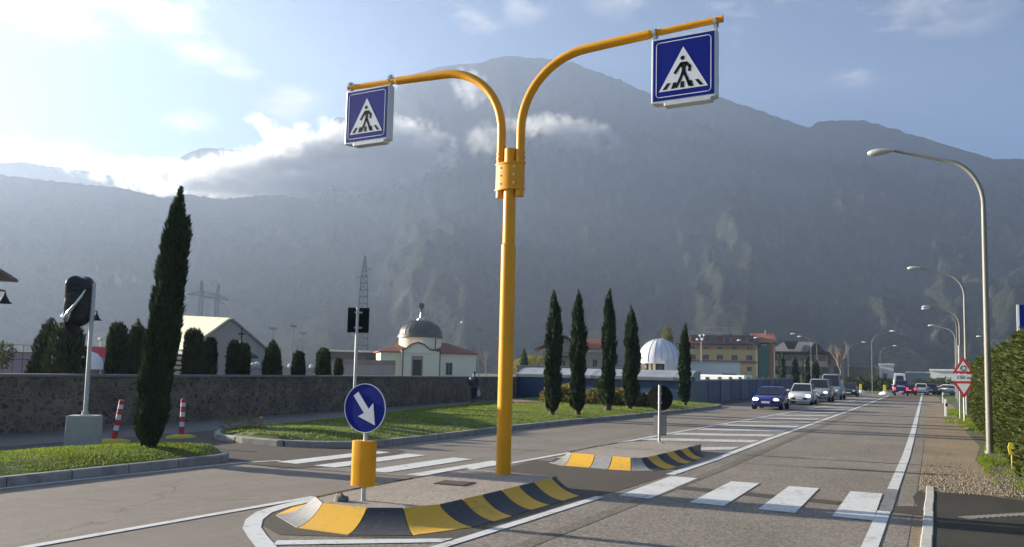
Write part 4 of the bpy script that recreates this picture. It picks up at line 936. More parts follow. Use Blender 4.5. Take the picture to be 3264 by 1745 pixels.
for i in range(1, 13):
    a = math.pi/2*i/12; pf.append((dr*math.cos(a)*.995+.02, zb0+.5+(hd-.55)*math.sin(a)))
b.lathe(pf, (dcx, dcy, 0), 48); dm = b.build('dome', LEAD, t, smooth=40)
b = MB()
for k in range(28):
    a = 2*math.pi*k/28; b.tube([(dcx+(r+.01)*math.cos(a), dcy+(r+.01)*math.sin(a), z) for r, z in pf[3:-1]], .035, 4, False)
b.build('rib', LEAD, dm)
b = MB(); b.lathe([(.55, zb0+hd-.1), (.5, zb0+hd+.1), (.2, zb0+hd+.25), (.1, zb0+hd+.95), (.16, zb0+hd+1.0), (0, zb0+hd+1.05)], (dcx, dcy, 0), 16); b.build('finial_base', GALV, t, smooth=40)
zz = zb0+hd+.95; b = MB(); b.tube([(dcx, dcy, zz), (dcx, dcy, zz+.5), (dcx+.03, dcy, zz+.85), (dcx+.03, dcy, zz+1.05), (dcx+.03, dcy, zz+1.2)], [.12, .16, .2, .08, .11], 10)
for sx in (-1, 1): b.prism([(dcx+.03+sx*.06, zz+.55), (dcx+.03+sx*.3, zz+.5), (dcx+.03+sx*.36, zz+1.0), (dcx+.03+sx*.2, zz+1.3), (dcx+.03+sx*.08, zz+.95)], dcy-.04, dcy+.04, 'y')
b.build('statue', pm('bronze_patina', (.07, .085, .075), .6, .3, 6), t, smooth=50)
# centre bay with curved pediment and portal
bx0, bx1 = X(1007), X(1106); xm = X(1048); b = MB()
zc = Zt(884)
b.prism([(bx0, 0), (bx1, 0), (bx1, zc), (xm+1.5, zc+.15), (xm+.8, zc+.75), (xm, zc+1.0), (xm-.8, zc+.75), (xm-1.5, zc+.15), (bx0, zc)], -.55, 0.2, 'y'); b.build('porch', CREAM, t)
b = MB(); ptsr = [(bx0, zc), (xm-1.5, zc+.15), (xm-.8, zc+.75), (xm, zc+1.0), (xm+.8, zc+.75), (xm+1.5, zc+.15), (bx1, zc)]
b.prism(ptsr+[(x, z+.16) for x, z in ptsr[::-1]], -.72, .25, 'y'); b.build('cornice', BROWNR, t)
dx0, dx1, dz = X(1037), X(1058), Zt(905)
b = MB(); rect(b, dx0, dx1, 0, dz, -.6, -.56); b.build('door', pm('dark_wood_door', (.035, .025, .018), .6, .2, 5), t)
b = MB(); rect(b, dx0-.16, dx0, 0, dz+.1, -.66, -.56); rect(b, dx1, dx1+.16, 0, dz+.1, -.66, -.56); rect(b, dx0-.16, dx1+.16, dz+.1, Zt(897), -.66, -.56); b.build('door_surround', pm('stone_surround', (.32, .24, .19), .85, .15, 6), t)
b = MB(); rect(b, xm-1.7, xm+1.7, Zt(897)+.25, Zt(897)+.5, -.7, -.56); b.build('moulding', WHITEW, t)
for px0, px1 in ((976, 993), (1123, 1138)): window(t, X(px0), X(px1), Zt(942), Zt(912), 0, pm('window_frame_stone', (.55, .51, .43), .8, .1, 6))
for px in (1011.5, 1105): b = MB(); b.tube([(X(px), -.6, 0), (X(px), -.6, zc)], .06, 8); b.build('downpipe', pm('copper_pipe', (.09, .06, .05), .5, .2, 8), t)
b = MB(); xdp = dcx+dr*.62; b.tube([(xdp, dcy-dr*.82, ze+.5), (xdp, dcy-dr*.82, Zt(848))], .06, 8); b.build('downpipe', pm('copper_pipe', (.09, .06, .05), .5, .2, 8), t)
# pale gabled building
t = site('gabled_building', 'pale gabled building with yellowish metal roof behind the evergreens', 'building', -47.42, 75)
X = lambda p: (p-575.5)*.0331
Zt = lambda p: 1.85+(919.2-p)*.0331
ap = Zt(797); er, el_ = X(673), X(478); zq = Zt(878); bk = Vector((-4.6, 9.0, 0)).normalized()*10; kz = .55
b = MB(); fr = [(el_, 0), (er, 0), (er, zq), (0, ap-.05), (el_, zq)]
b.add([(x, 0, z) for x, z in fr]+[(x+bk.x, bk.y, z) for x, z in fr], [(0, 1, 2, 3, 4), (9, 8, 7, 6, 5), (0, 5, 6, 1), (1, 6, 7, 2), (4, 9, 5, 0)]); b.build('walls', pm('grey_render', (.33, .31, .285), .9, .1, 1), t)
def slab(mb, a, c, d, e, th=.18):
    a, c, d, e = map(Vector, (a, c, d, e)); n = (c-a).cross(e-a).normalized()*th
    if n.z < 0: n = -n
    mb.add([a, c, d, e, a+n, c+n, d+n, e+n], [(0, 1, 2, 3), (7, 6, 5, 4), (0, 4, 5, 1), (1, 5, 6, 2), (2, 6, 7, 3), (3, 7, 4, 0)])
def seam_mat(name, col, sp, axis=0, depth=.6):
    if name in _mc: return _mc[name]
    m, nt, b = _new(name); co = objco(nt); s_ = N(nt, 'ShaderNodeSeparateXYZ'); nt.links.new(co, s_.inputs[0])
    fr_ = math_(nt, 'FRACT', math_(nt, 'MULTIPLY', s_.outputs[axis], sp)); j = ramp(nt, fr_, [(.0, (1, 1, 1)), (.1, (0, 0, 0)), (.9, (0, 0, 0)), (1, (1, 1, 1))])
    n = noise_(nt, co, 1.2, 5); c = ramp(nt, n, [(.3, sc(col, .8)), (.7, sc(col, 1.12))])
    nt.links.new(mix(nt, math_(nt, 'MULTIPLY', j.outputs[0], depth), c.outputs[0], sc(col, .45)), b.inputs['Base Color']); b.inputs['Roughness'].default_value = .5
    bump(nt, b, j.outputs[0], .5, .04); _mc[name] = m; return m
PALER = seam_mat('pale_metal_roof', (.62, .60, .42), 1.6, 1)
b = MB(); o_ = .25; slab(b, (el_-o_, -.2, zq-.2), (0, -.2, ap), (bk.x, bk.y, ap+kz), (el_-o_+bk.x, bk.y, zq-.2+kz)); b.build('roof', PALER, t)
b = MB(); slab(b, (er+o_, -.2, zq-.2), (0.02, -.2, ap), (bk.x+.02, bk.y, ap+kz), (er+o_+bk.x, bk.y, zq-.2+kz)); b.build('roof', pm('grey_metal_roof', (.12, .12, .125), .5, .15, 3), t)
b = MB(); z1 = zq-.35
for k in range(4): rect(b, el_-5.2, el_-.1, z1-.35-k*.42, z1-.2-k*.42, -.1, .1)
rect(b, el_-5.2, el_-4.9, 0, z1, -.12, .12); b.build('louvre', pm('dark_louvre', (.04, .04, .042), .6, .1, 5), t)
b = MB(); rect(b, el_-5, el_-.12, 0, z1-.1, .6, 4); b.build('annex', CREAM, t)
# pavilion with cross
t = site('pavilion', 'small cemetery pavilion with dark green roof topped by a cross', 'pavilion', -46.68, 50)
X = lambda p: (p-604)*.0222
Zt = lambda p: 1.85+(919.9-p)*.0222
zE, zA = Zt(896), Zt(866); x0, x1 = X(565), X(648); b = MB()
b.add([(x0, -.9, zE), (x1, -.9, zE), (x1, .9, zE), (x0, .9, zE), (0, 0, zA), (x0, -.9, zE-.08), (x1, -.9, zE-.08), (x1, .9, zE-.08), (x0, .9, zE-.08)], [(0, 1, 4), (1, 2, 4), (2, 3, 4), (3, 0, 4), (5, 6, 1, 0), (6, 7, 2, 1), (7, 8, 3, 2), (8, 5, 0, 3), (8, 7, 6, 5)]); b.build('roof', pm('dark_green_roof', (.018, .035, .03), .55, .2, 4), t)
b = MB(); rect(b, x0+.3, x1-.3, 0, zE-.08, -.55, .6); b.build('walls', pm('pavilion_wall', (.34, .33, .31), .9, .15, 3), t)
b = MB(); rect(b, -.16, .16, .2, zE-.3, -.58, -.551); b.build('door', GLASS, t)
b = MB(); rect(b, -.04, .04, zA-.05, zA+1.1, -.03, .03); rect(b, -.18, .18, zA+.62, zA+.72, -.03, .03); b.lathe([(.09, zA-.05), (.07, zA+.1), (.1, zA+.16), (.05, zA+.28)], n=10); b.build('cross', pm('wrought_iron', (.03, .03, .03), .6, .2, 9), t)
# tombs behind the wall
TOMB = pm('tomb_stone', (.40, .38, .36), .85, .2, 5, bmp=.2); GT = 'pale tombs just behind the stone wall'
for i, (az, D, w_, h, lab) in enumerate(((-45.2, 40, .9, 2.0, 'pale tomb with white tops left of the pointed evergreen'), (-43.75, 42, .8, 1.95, 'grey tomb between the pointed evergreen and the low round one'), (-42.3, 44, .8, 1.95, 'pale tomb slab right of the low round-topped evergreen'), (-46.15, 40, .7, 1.95, 'pale tomb in front of the dark-roofed pavilion'))):
    t = site('tomb', lab, 'tomb', az, D, GT); b = MB(); rect(b, -w_/2, w_/2, 0, h*.86, -.15, .15); rect(b, -w_/2-.06, w_/2+.06, h*.86, h*.93, -.2, .2); b.build('stele', TOMB, t, bevel=.02)
    b = MB()
    for sx in (-.3, .3): b.lathe([(.0, .2), (.1, .15), (.13, .05), (.08, 0)], (sx*w_, 0, h*.93), 10)
    b.build('urn', WHITEW, t, smooth=60)
t = site('pink_wall', 'low pinkish rendered wall left of the chapel', 'wall', -38.3, 62)
b = MB(); rect(b, -2.6, 2.2, 0, 2.15, 0, .4); b.build('wall', pm('pink_render', (.46, .38, .33), .9, .2, 1.2), t); b = MB(); rect(b, -2.65, 2.25, 2.15, 2.5, -.05, .5); b.build('coping', pm('pink_coping', (.36, .28, .24), .9, .15, 3), t)
t = site('shed', 'long low grey shed with a pale flat roof edge left of the chapel', 'shed', -39.32, 110)
b = MB(); rect(b, -3.4, 3.3, 0, 4.0, 0, 8); b.build('walls', pm('shed_grey', (.10, .11, .125), .8, .15, 1), t); b = MB(); rect(b, -4.4, 3.6, 4.0, 4.25, -.6, 8.5); b.build('roof', pm('white_roof_edge', (.62, .62, .6), .6, .08, 2), t)
b = MB(); rect(b, 2.0, 3.0, 0, 3.3, -.03, 0); b.build('door', GLASS, t)
# house
t = site('house', 'two-storey house with brown tiled gables behind the cypresses', 'house', -23.9, 130)
X = lambda p: (p-1430)*.0641
Zt = lambda p: 1.85+(938.9-p)*.0641
b = MB(); rect(b, X(1363), X(1512), 0, Zt(885), 0, 9); b.prism([(X(1363), Zt(885)-.01), (X(1478), Zt(885)-.01), (X(1420), Zt(852))], 0, .3, 'y'); b.build('walls', pm('house_render', (.33, .29, .22), .9, .1, 2), t)
b = MB(); ax = X(1418); az2 = Zt(847); ey = Zt(876)
slab(b, (X(1343), -1, ey-.5), (ax, -1, az2), (ax, 9.6, az2), (X(1343), 9.6, ey-.5), .2); slab(b, (X(1482), -1, ey-.2), (ax+.01, -1, az2), (ax+.01, 9.6, az2), (X(1482), 9.6, ey-.2), .2); b.build('roof', BROWNR, t)
b = MB(); slab(b, (X(1466), -.9, Zt(879)), (X(1518), -.9, Zt(879)), (X(1512), 3.2, Zt(851)), (X(1466), 3.2, Zt(851)), .2); slab(b, (X(1518), -.9, Zt(879)), (X(1518), 9.3, Zt(879)), (X(1512), 3.3, Zt(851)), (X(1512), 3.2, Zt(851)), .12); b.build('roof', TERRA, t)
b = MB(); rect(b, X(1406), X(1412), Zt(848), Zt(838), 2, 2.6); b.build('chimney', WHITEW, t)
for a, c, d, e in ((1373, 1384, 925, 903), (1408, 1422, 938, 908), (1434, 1446, 925, 905), (1463, 1475, 925, 903), (1490, 1502, 925, 903), (1400, 1416, 888, 872)): window(t, X(a), X(c), Zt(d), Zt(e), 0, pm('window_surround', (.45, .42, .36), .85, .1, 4))
b = MB(); rect(b, X(1392), X(1450), Zt(900), Zt(897), -1.2, 0)
for k in range(13): rect(b, X(1392)+k*.3, X(1392)+k*.3+.05, Zt(897), Zt(888), -1.18, -1.12)
rect(b, X(1392), X(1450), Zt(888), Zt(887), -1.2, -1.1); b.build('balcony', BROWNR, t)
bush('tree', 'yellow-leaved broad tree left of the house with brown gables', (-53.8, 107.3, 0), [(-1.2, 0, 2.6, 1.6, 1.3, 1.3), (1.2, 0, 2.9, 1.6, 1.3, 1.3), (0, 0, 3.1, 1.4, 1.2, 1.2), (0, 0, 1.4, 1.2, 1, 1)], 2200, YTREE, None, .3, .16, 'tree')
tree('cypress', 'tiny dark cypress in front of the yellow tree by the house', (-46.0, 90, 0), cyp_prof(4.9, .42, 12), 900, CYP, None, .3, .1, (.08, .3), 2)
GW = pm('grey_site_wall', (.30, .30, .30), .85, .15, 2)
t = site('low_wall', 'low pale concrete wall in front of the house and yellow tree', 'wall', -22.5, 96); b = MB(); rect(b, -8.5, 9, 0, 2.55, 0, .4); b.build('wall', GW, t); b = MB(); rect(b, -8.6, 9.1, 2.55, 2.68, -.08, .5); b.build('coping', CONC, t)
# white dome
t = site('domed_building', 'white building with a large ribbed white dome behind the blue fence', 'building', -17.53, 95)
X = lambda p: (p-1658)*.0456
Zt = lambda p: 1.85+(944.1-p)*.0456
dr = (X(1712)-X(1658))*1.05; zb0 = Zt(912); hd = Zt(848)-zb0; b = MB(); pf = [(dr*math.cos(a), zb0+hd*math.sin(a)) for a in np.linspace(0, math.pi/2, 14)]
b.lathe([(dr+.06, zb0-.12), (dr+.06, zb0)]+pf, (0, 2.6, 0), 48); dm = b.build('dome', pm('white_dome_panels', (.70, .70, .72), .55, .06, 2), t, smooth=40)
b = MB()
for k in range(20):
    a = 2*math.pi*(k+.3)/20; b.tube([((r+.015)*math.cos(a), 2.6+(r+.015)*math.sin(a), z) for r, z in pf[:-1]], .035, 4, False)
b.build('rib', pm('grey_rib', (.34, .34, .36), .5, .1, 4), dm)
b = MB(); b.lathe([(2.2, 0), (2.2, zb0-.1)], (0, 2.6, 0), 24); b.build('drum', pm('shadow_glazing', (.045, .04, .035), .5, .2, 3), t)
b = MB()
for px in (1618, 1634, 1645, 1676, 1700): rect(b, X(px)-.16, X(px)+.16, 0, zb0-.13, .0 if px > 1640 else .6, .5 if px > 1640 else 1.0)
b.build('column', CREAM, t)
b = MB(); rect(b, X(1672), X(1698), 0, Zt(909), -1.5, -.2); b.build('porch', WHITEW, t)
t = site('round_finial', 'olive yellow round tree top standing behind the white dome', 'tree', -17.0, 128)
v, f = blob_crown([(0, 0, 8.2, .75, .6, 1.1), (.2, 0, 7.4, .6, .5, .8)], 700, .3, .18); fast_mesh('crown', v, f, foliage('olive_crown', (.10, .10, .03), (.26, .25, .08), .8, .3), t); t.name = 'tree'
b = MB(); b.tube([(0, 0, 0), (0, 0, 7.4)], .12, 8); b.build('trunk', BARK, t)
t = site('white_wall_building', 'plain low white building between the white dome and the hotel', 'building', -14.06, 100)
X = lambda p: (p-1786)*.0467
b = MB(); rect(b, X(1716), X(1861), 0, 1.85+(947.1-911)*.0467, 0, 5); b.build('walls', pm('off_white_wall', (.78, .75, .70), .9, .08, .6), t); b = MB(); rect(b, X(1715), X(1862), 1.85+36.1*.0467, 1.85+37.5*.0467, -.15, 5.1); b.build('roof', GALV, t)
b = MB(); b.box((X(1832), -.8, 1.95), (1.6, .9, .5)); b.build('store', pm('dark_grey_box', (.12, .12, .125), .7, .2, 3), t)
# hotel
t = site('hotel', 'large yellow hotel with dark red mansard roof and letters on top', 'hotel', -12.63, 260)
X = lambda p: (p-1840)*.1199
Zt = lambda p: 1.85+(948.3-p)*.1199
HY = pm('hotel_yellow', (.50, .37, .15), .9, .08, .5); HO = pm('hotel_orange', (.42, .19, .09), .9, .1, .5); HB = pm('hotel_string_course', (.22, .085, .06), .9, .1, 1)
b = MB(); rect(b, X(1728), X(1906), 0, Zt(878), 0, 16); b.build('walls', HY, t)
b = MB(); rect(b, X(1728), X(1906), Zt(878), Zt(865), -.06, 16); b.build('upper_band', HO, t)
b = MB(); rect(b, X(1728), X(1906.5), Zt(913), Zt(906), -.3, 0); b.build('string_course', HB, t)
MAN = pm('mansard_dark_red', (.20, .065, .05), .8, .25, 1); b = MB(); za, zc_ = Zt(863), Zt(839)
xs0, xs1 = X(1700), X(1912)
b.add([(xs0, -1.2, za), (xs1, -1.2, za), (xs1, 17, za), (xs0, 17, za), (xs0+4, 3, zc_), (xs1-3, 3, zc_), (xs1-3, 13, zc_), (xs0+4, 13, zc_)], [(0, 1, 5, 4), (1, 2, 6, 5), (2, 3, 7, 6), (3, 0, 4, 7), (4, 5, 6, 7), (3, 2, 1, 0)]); b.build('roof', MAN, t)
b = MB(); rect(b, xs0-.2, xs1+.2, Zt(865), Zt(862.5), -1.4, 17.2); b.build('eaves', pm('eaves_dark', (.03, .022, .02), .8, .1, 2), t)
for a, c in ((1736, 1804), (1818, 1900)):
    b = MB(); rect(b, X(a), X(c), Zt(861), Zt(843), -.4, 3.2); fd = b.build('dormer', pm('dormer_grey_red', (.17, .12, .115), .85, .15, 1), t)
    b = MB(); rect(b, X(a)-.3, X(c)+.3, Zt(843), Zt(840), -.7, 3.4); b.build('roof', MAN, fd)
    for k in range(4):
        xk = X(a)+(X(c)-X(a))*(k+.5)/4; b = MB(); rect(b, xk-.7, xk+.7, Zt(857), Zt(848), -.45, -.41); b.build('pane', GLASS, fd)
b = MB(); b.add([(X(1890), -.8, Zt(858)), (X(1953), -.8, Zt(858)), (X(1948), 6, Zt(832)), (X(1888), 6, Zt(832)), (X(1953), 14, Zt(858)), (X(1890), 14, Zt(858))], [(0, 1, 2, 3), (1, 4, 2), (2, 4, 5, 3), (3, 5, 0), (0, 5, 4, 1)]); b.build('roof', TERRA, t)
b = MB(); rect(b, X(1907), X(1933), 0, Zt(866), .4, 13); b.build('stair_tower', seam_mat('green_glazing', (.012, .10, .075), .8, 2, .5), t)
b = MB(); rect(b, X(1933.2), X(1950), 0, Zt(859), 2, 13); b.build('side_wing', HO, t)
for px in (1741, 1775, 1811, 1848, 1885):
    window(t, X(px)-.85, X(px)+.85, Zt(904), Zt(892), -.02, pm('lilac_surround', (.30, .24, .27), .9, .1, 2)); window(t, X(px)-.75, X(px)+.75, Zt(877), Zt(870), -.08, pm('lilac_surround', (.30, .24, .27), .9, .1, 2))
    if px == 1885: window(t, X(px)-.6, X(px)+.6, Zt(932), Zt(922), -.02, HO)
b = MB(); rect(b, X(1925), X(1928), Zt(834), Zt(824), 5, 5.6); b.build('chimney', WHITEW, t)
LM = pm('roof_letters', (.46, .36, .40), .6, .1, 2); x = X(1774)
fr = MB(); rect(fr, X(1770), X(1848), Zt(833), Zt(832), 2.9, 3.1)
for k in range(6): rect(fr, X(1775)+k*1.65, X(1775)+k*1.65+.1, zc_-.3, Zt(832), 2.95, 3.05)
fr = fr.build('sign_frame', GALV, t)
G_ = {'a': [((0, 0), (0, 1)), ((0, 1), (1, 1)), ((0, .5), (.8, .5)), ((0, 0), (1, 0))], 'b': [((0, 0), (0, 1)), ((1, 0), (1, 1)), ((0, .5), (1, .5))], 'c': [((0, 0), (0, 1)), ((0, 1), (1, 1)), ((1, 1), (1, 0)), ((1, 0), (0, 0))], 'd': [((.5, 0), (.5, 1)), ((0, 1), (1, 1))]}
for ch in 'bcdacab':
    b = MB()
    for (u0, v0), (u1, v1) in G_[ch]: b.stroke([(x+u0*.8, Zt(831)+v0*1.5), (x+u1*.8, Zt(831)+v1*1.5)], .28, 2.9, 3.05)
    b.build('letter', LM, t); x += 1.24
# second hotel block
t = site('guest_house', 'cream block with pinkish upper band and big dark pitched roofs right of the hotel', 'building', -8.49, 280)
X = lambda p: (p-2000)*.1234
Zt = lambda p: 1.85+(952-p)*.1234
b = MB(); rect(b, X(1931), X(2082), 0, Zt(907), 0, 14); b.build('walls', pm('cream_render', (.46, .38, .25), .9, .08, .6), t); b = MB(); rect(b, X(1931), X(2082), Zt(907), Zt(889), -.05, 14); b.build('upper_band', pm('pink_band', (.44, .25, .18), .9, .1, .6), t)
b = MB(); rect(b, X(1929), X(2090), Zt(889), Zt(881), -1.5, 15); b.build('eaves', pm('eaves_dark', (.03, .022, .02), .8, .1, 2), t)
GR = pm('grey_tile_roof', (.17, .165, .15), .8, .2, 1.2); DG = pm('dark_green_roof', (.018, .035, .03), .55, .2, 4)
b = MB(); y9 = -1.4; b.add([(X(1935), y9, Zt(881)), (X(2088), y9, Zt(881)), (X(2045), 6, Zt(853)), (X(1972), 6, Zt(853)), (X(2088), 14.8, Zt(881)), (X(1935), 14.8, Zt(881))], [(0, 1, 2, 3), (1, 4, 2), (2, 4, 5, 3), (3, 5, 0), (0, 5, 4, 1)]); b.build('roof', GR, t)
b = MB(); b.add([(X(1971), -1.7, Zt(854)), (X(2010), -1.7, Zt(853)), (X(1999), -2.0, Zt(875)), (X(1983), -2.0, Zt(876)), (X(1990), 4, Zt(853))], [(0, 1, 2, 3), (0, 4, 1), (0, 3, 4), (1, 4, 2), (2, 4, 3)]); b.build('dormer', DG, t)
b = MB(); b.prism([(X(2033), Zt(882)), (X(2077), Zt(882)), (X(2060), Zt(862)), (X(2048), Zt(858))], -2, 3, 'y'); b.build('gable', pm('gable_dark', (.035, .03, .028), .8, .15, 2), t)
for k in range(5):
    px = 1948+k*28; window(t, X(px), X(px)+2.0, Zt(905), Zt(893), -.07, pm('window_surround', (.45, .42, .36), .85, .1, 4)); window(t, X(px-4), X(px)+2.6, Zt(940), Zt(923), -.02, BROWNR)
t = site('tower_house', 'tan corner building with orange tiled roof at the right end of the town row', 'building', -6.16, 285)
X = lambda p: (p-2094)*.1218
Zt = lambda p: 1.85+(954.2-p)*.1218
b = MB(); rect(b, X(2076), X(2123), 0, Zt(899), 0, 9); b.build('walls', pm('tan_render', (.40, .28, .19), .9, .1, .8), t); b = MB(); b.add([(X(2070), -1, Zt(901)), (X(2130), -1, Zt(899)), (X(2128), 4, Zt(880)), (X(2080), 4, Zt(880)), (X(2130), 10, Zt(899)), (X(2070), 10, Zt(901))], [(0, 1, 2, 3), (1, 4, 2), (2, 4, 5, 3), (3, 5, 0), (0, 5, 4, 1)]); b.build('roof', TERRA, t)
window(t, X(2083), X(2090), Zt(915), Zt(903), -.02, BROWNR); window(t, X(2100), X(2112), Zt(938), Zt(920), -.02, BROWNR)
for az, D, w_, h, lab, mt, rf in ((-4.44, 290, 8.6, 6.0, 'low olive brown shed at the end of the road behind the bushes', pm('olive_shed', (.22, .17, .11), .9, .15, 1), pm('olive_roof', (.26, .235, .16), .8, .12, 1)), (-2.9, 300, 4.4, 7.0, 'small bright white shed beyond the roundabout, left of the blue truck', WHITEW, WHT), (.35, 260, 6.6, 4.9, 'bright white box shed beyond the roundabout, left of the yield sign', WHITEW, WHT), (-.9, 310, 9, 4.6, 'distant grey and white warehouse behind the queue of cars', pm('shed_grey2', (.3, .3, .31), .8, .15, 1), WHT)):
    t = site('shed', lab, 'shed', az, D); b = MB(); rect(b, -w_/2, w_/2, 0, h, 0, 10); b.build('walls', mt, t); b = MB(); rect(b, -w_/2-.3, w_/2+.3, h, h+.5, -.4, 10.3); b.build('roof', rf, t)
    b = MB(); rect(b, -w_*.25, w_*.05, 0, h*.6, -.04, 0); b.build('door', pm('shed_door', (.14, .14, .15), .7, .15, 2), t)
# left edge house
t = thing('corner_house', 'pale house at the left edge with wide brown overhanging roof', 'house', (-36.4, 17.8, 0), R(52))
b = MB(); rect(b, -9, .5, 0, 5.95, .6, 9); b.build('walls', CREAM, t)
b = MB(); b.add([(-9.6, -.4, 6.0), (1.5, -.4, 6.0), (1.5, 10, 6.0), (-9.6, 10, 6.0), (-5, 4.5, 7.6), (-3.5, 4.5, 7.6), (-9.6, -.4, 6.16), (1.5, -.4, 6.16), (1.5, 10, 6.16), (-9.6, 10, 6.16)], [(3, 2, 1, 0), (0, 1, 7, 6), (1, 2, 8, 7), (2, 3, 9, 8), (3, 0, 6, 9), (6, 7, 5, 4), (7, 8, 5), (8, 9, 4, 5), (9, 6, 4)]); b.build('roof', pm('grey_brown_roof', (.16, .13, .11), .85, .2, 3), t)
window(t, -6, -4.8, 3.4, 4.9, .6)
# things over the wall at far left
t = site('greenhouse', 'light glazed frame structure behind the wall at the far left', 'greenhouse', -59.9, 62)
b = MB()
for k in range(8): rect(b, -2.2+k*.55, -2.16+k*.55, 0, 2.85, -.02, .02)
for z in (1.9, 2.35, 2.85): rect(b, -2.2, 1.7, z, z+.04, -.03, .03)
b.build('frame', pm('dark_frame', (.06, .065, .07), .6, .1, 6), t); b = MB(); rect(b, -2.2, 1.7, 0, 2.3, .1, 3); b.build('walls', pm('lilac_panel', (.25, .25, .33), .8, .15, 1), t)
b = MB(); rect(b, -2.3, 1.9, 2.3, 2.42, .0, 3.1); b.build('roof', pm('tan_sheet_roof', (.3, .25, .21), .8, .15, 2), t)
bush('shrub', 'dark scrubby bush behind the wall at the far left edge', (-45.0, 25.0, 0), [(0, 0, 1.9, .9, .8, .6), (.3, .4, 2.3, .6, .5, .45)], 900, BUSH, None, .2, .09)
t = site('market_stall', 'stall with red awning behind the wall right of the wrapped sign', 'stall', -55.0, 60)
b = MB(); b.add([(-1.3, 0, 2.9), (1.0, 0, 2.85), (.9, -1.2, 2.2), (-1.3, -1.2, 2.15), (-1.3, 0, 2.86), (1.0, 0, 2.81), (.9, -1.2, 2.16), (-1.3, -1.2, 2.11)], [(0, 1, 2, 3), (7, 6, 5, 4), (0, 4, 5, 1), (1, 5, 6, 2), (2, 6, 7, 3), (3, 7, 4, 0)]); b.build('awning', pm('red_awning', (.42, .02, .03), .7, .1, 3), t)
b = MB(); rect(b, -1.2, .9, 0, 2.1, -.9, .1); b.build('counter', pm('stall_grey', (.13, .13, .15), .8, .2, 3), t)
b = MB(); slab(b, (-1.5, -2.2, 1.75), (1.2, -2.2, 1.75), (1.1, -1.3, 2.25), (-.2, -1.3, 2.1), .05); b.build('canopy', pm('grey_canopy', (.14, .15, .17), .6, .15, 3), t)
t = site('white_tent', 'small white domed tent beside the red awning', 'tent', -55.7, 57); b = MB(); b.lathe([(.75, 1.4), (.74, 1.8), (.6, 2.15), (.35, 2.4), (0, 2.52)], n=18); b.build('canopy', WHT, t, smooth=50); b = MB()
for sx in (-.6, .6): b.tube([(sx, 0, 0), (sx, 0, 1.6)], .03, 8)
b.build('pole', GALV, t)

# ------------------------------------------------------------------ blue fence
SHEET = seam_mat('grey_sheet_roof', (.30, .32, .34), .35, 0, .25); NAVY = seam_mat('blue_fence_panel', (.030, .065, .15), .5, 0, .35); TEAL = pm('grey_blue_panel', (.10, .135, .175), .7, .15, 1.5)
a0 = Vector((-26.55, 50.9, 0)); a1 = Vector((-14.0, 51.1, 0)); L0 = (a1-a0).length
t = thing('blue_fence', 'long blue panel fence with a rounded grey sheet roof behind the cypresses', 'fence', a0, math.atan2(a1.y-a0.y, a1.x-a0.x))
b = MB(); rect(b, 0, L0, 0, 1.5, 0, .15); b.build('panel', NAVY, t)
b = MB(); k = [(0, 1.5), (-.22, 1.52), (-.26, 1.72), (-.2, 1.78), (.3, 1.84), (.6, 2.02), (1.2, 2.16), (2.4, 2.2), (2.4, 1.5)]
vs = [(.0, y, z) for y, z in k]+[(L0, y, z) for y, z in k]; m = len(k); b.add(vs, [(i, (i+1) % m, m+(i+1) % m, m+i) for i in range(m)]+[tuple(range(m)), tuple(range(2*m-1, m-1, -1))]); b.build('roof', SHEET, t, smooth=25)
pA = Vector((-13.9, 51.2, 0)); pB = Vector((-16.4, 108, 0)); nn = 13
for i in range(nn):
    u0, u1 = (i/nn)**1.0, ((i+1)/nn)**1.0; q0 = pA.lerp(pB, u0); q1 = pA.lerp(pB, u1); l = (q1-q0).length
    t = thing('fence_bay', ('dark blue' if i % 2 else 'grey-blue')+' fence bay along the road, '+['first', 'second', 'third', 'fourth', 'fifth', 'sixth', 'seventh', 'eighth', 'ninth', 'tenth', 'eleventh', 'twelfth', 'last and farthest'][i]+' from the lone cypress' if i else 'nearest fence bay of grey-blue panels, just right of the lone cypress', 'fence', q0, math.atan2(q1.y-q0.y, q1.x-q0.x), 'blue fence bays along the road')
    b = MB(); rect(b, .1, l-.05, 0, 1.52+.02*i, -.05, .05); b.build('panel', NAVY if i % 2 else TEAL, t)
    b = MB(); rect(b, -.08, .1, 0, 1.78+.02*i, -.12, .12); b.build('post', pm('fence_post_grey', (.13, .15, .16), .7, .15, 3), t)
    b = MB(); rect(b, .1, l-.05, 1.52+.02*i, 1.62+.02*i, -.09, .09); b.build('capping', SHEET, t)
t = thing('parked_camper', 'white vehicle roof just showing above the blue fence in front of the hotel', 'van', (-19.4, 84, 0), R(80)); b = MB(); b.box((0, 0, 1.28), (2, 5, 1.5)); b.build('body', WHT, t, bevel=.15); b = MB(); b.box((0, 2.3, .35), (1.7, .3, .7)); b.box((0, -1.9, .35), (1.7, .6, .7)); b.build('wheel', RUBBER, t)

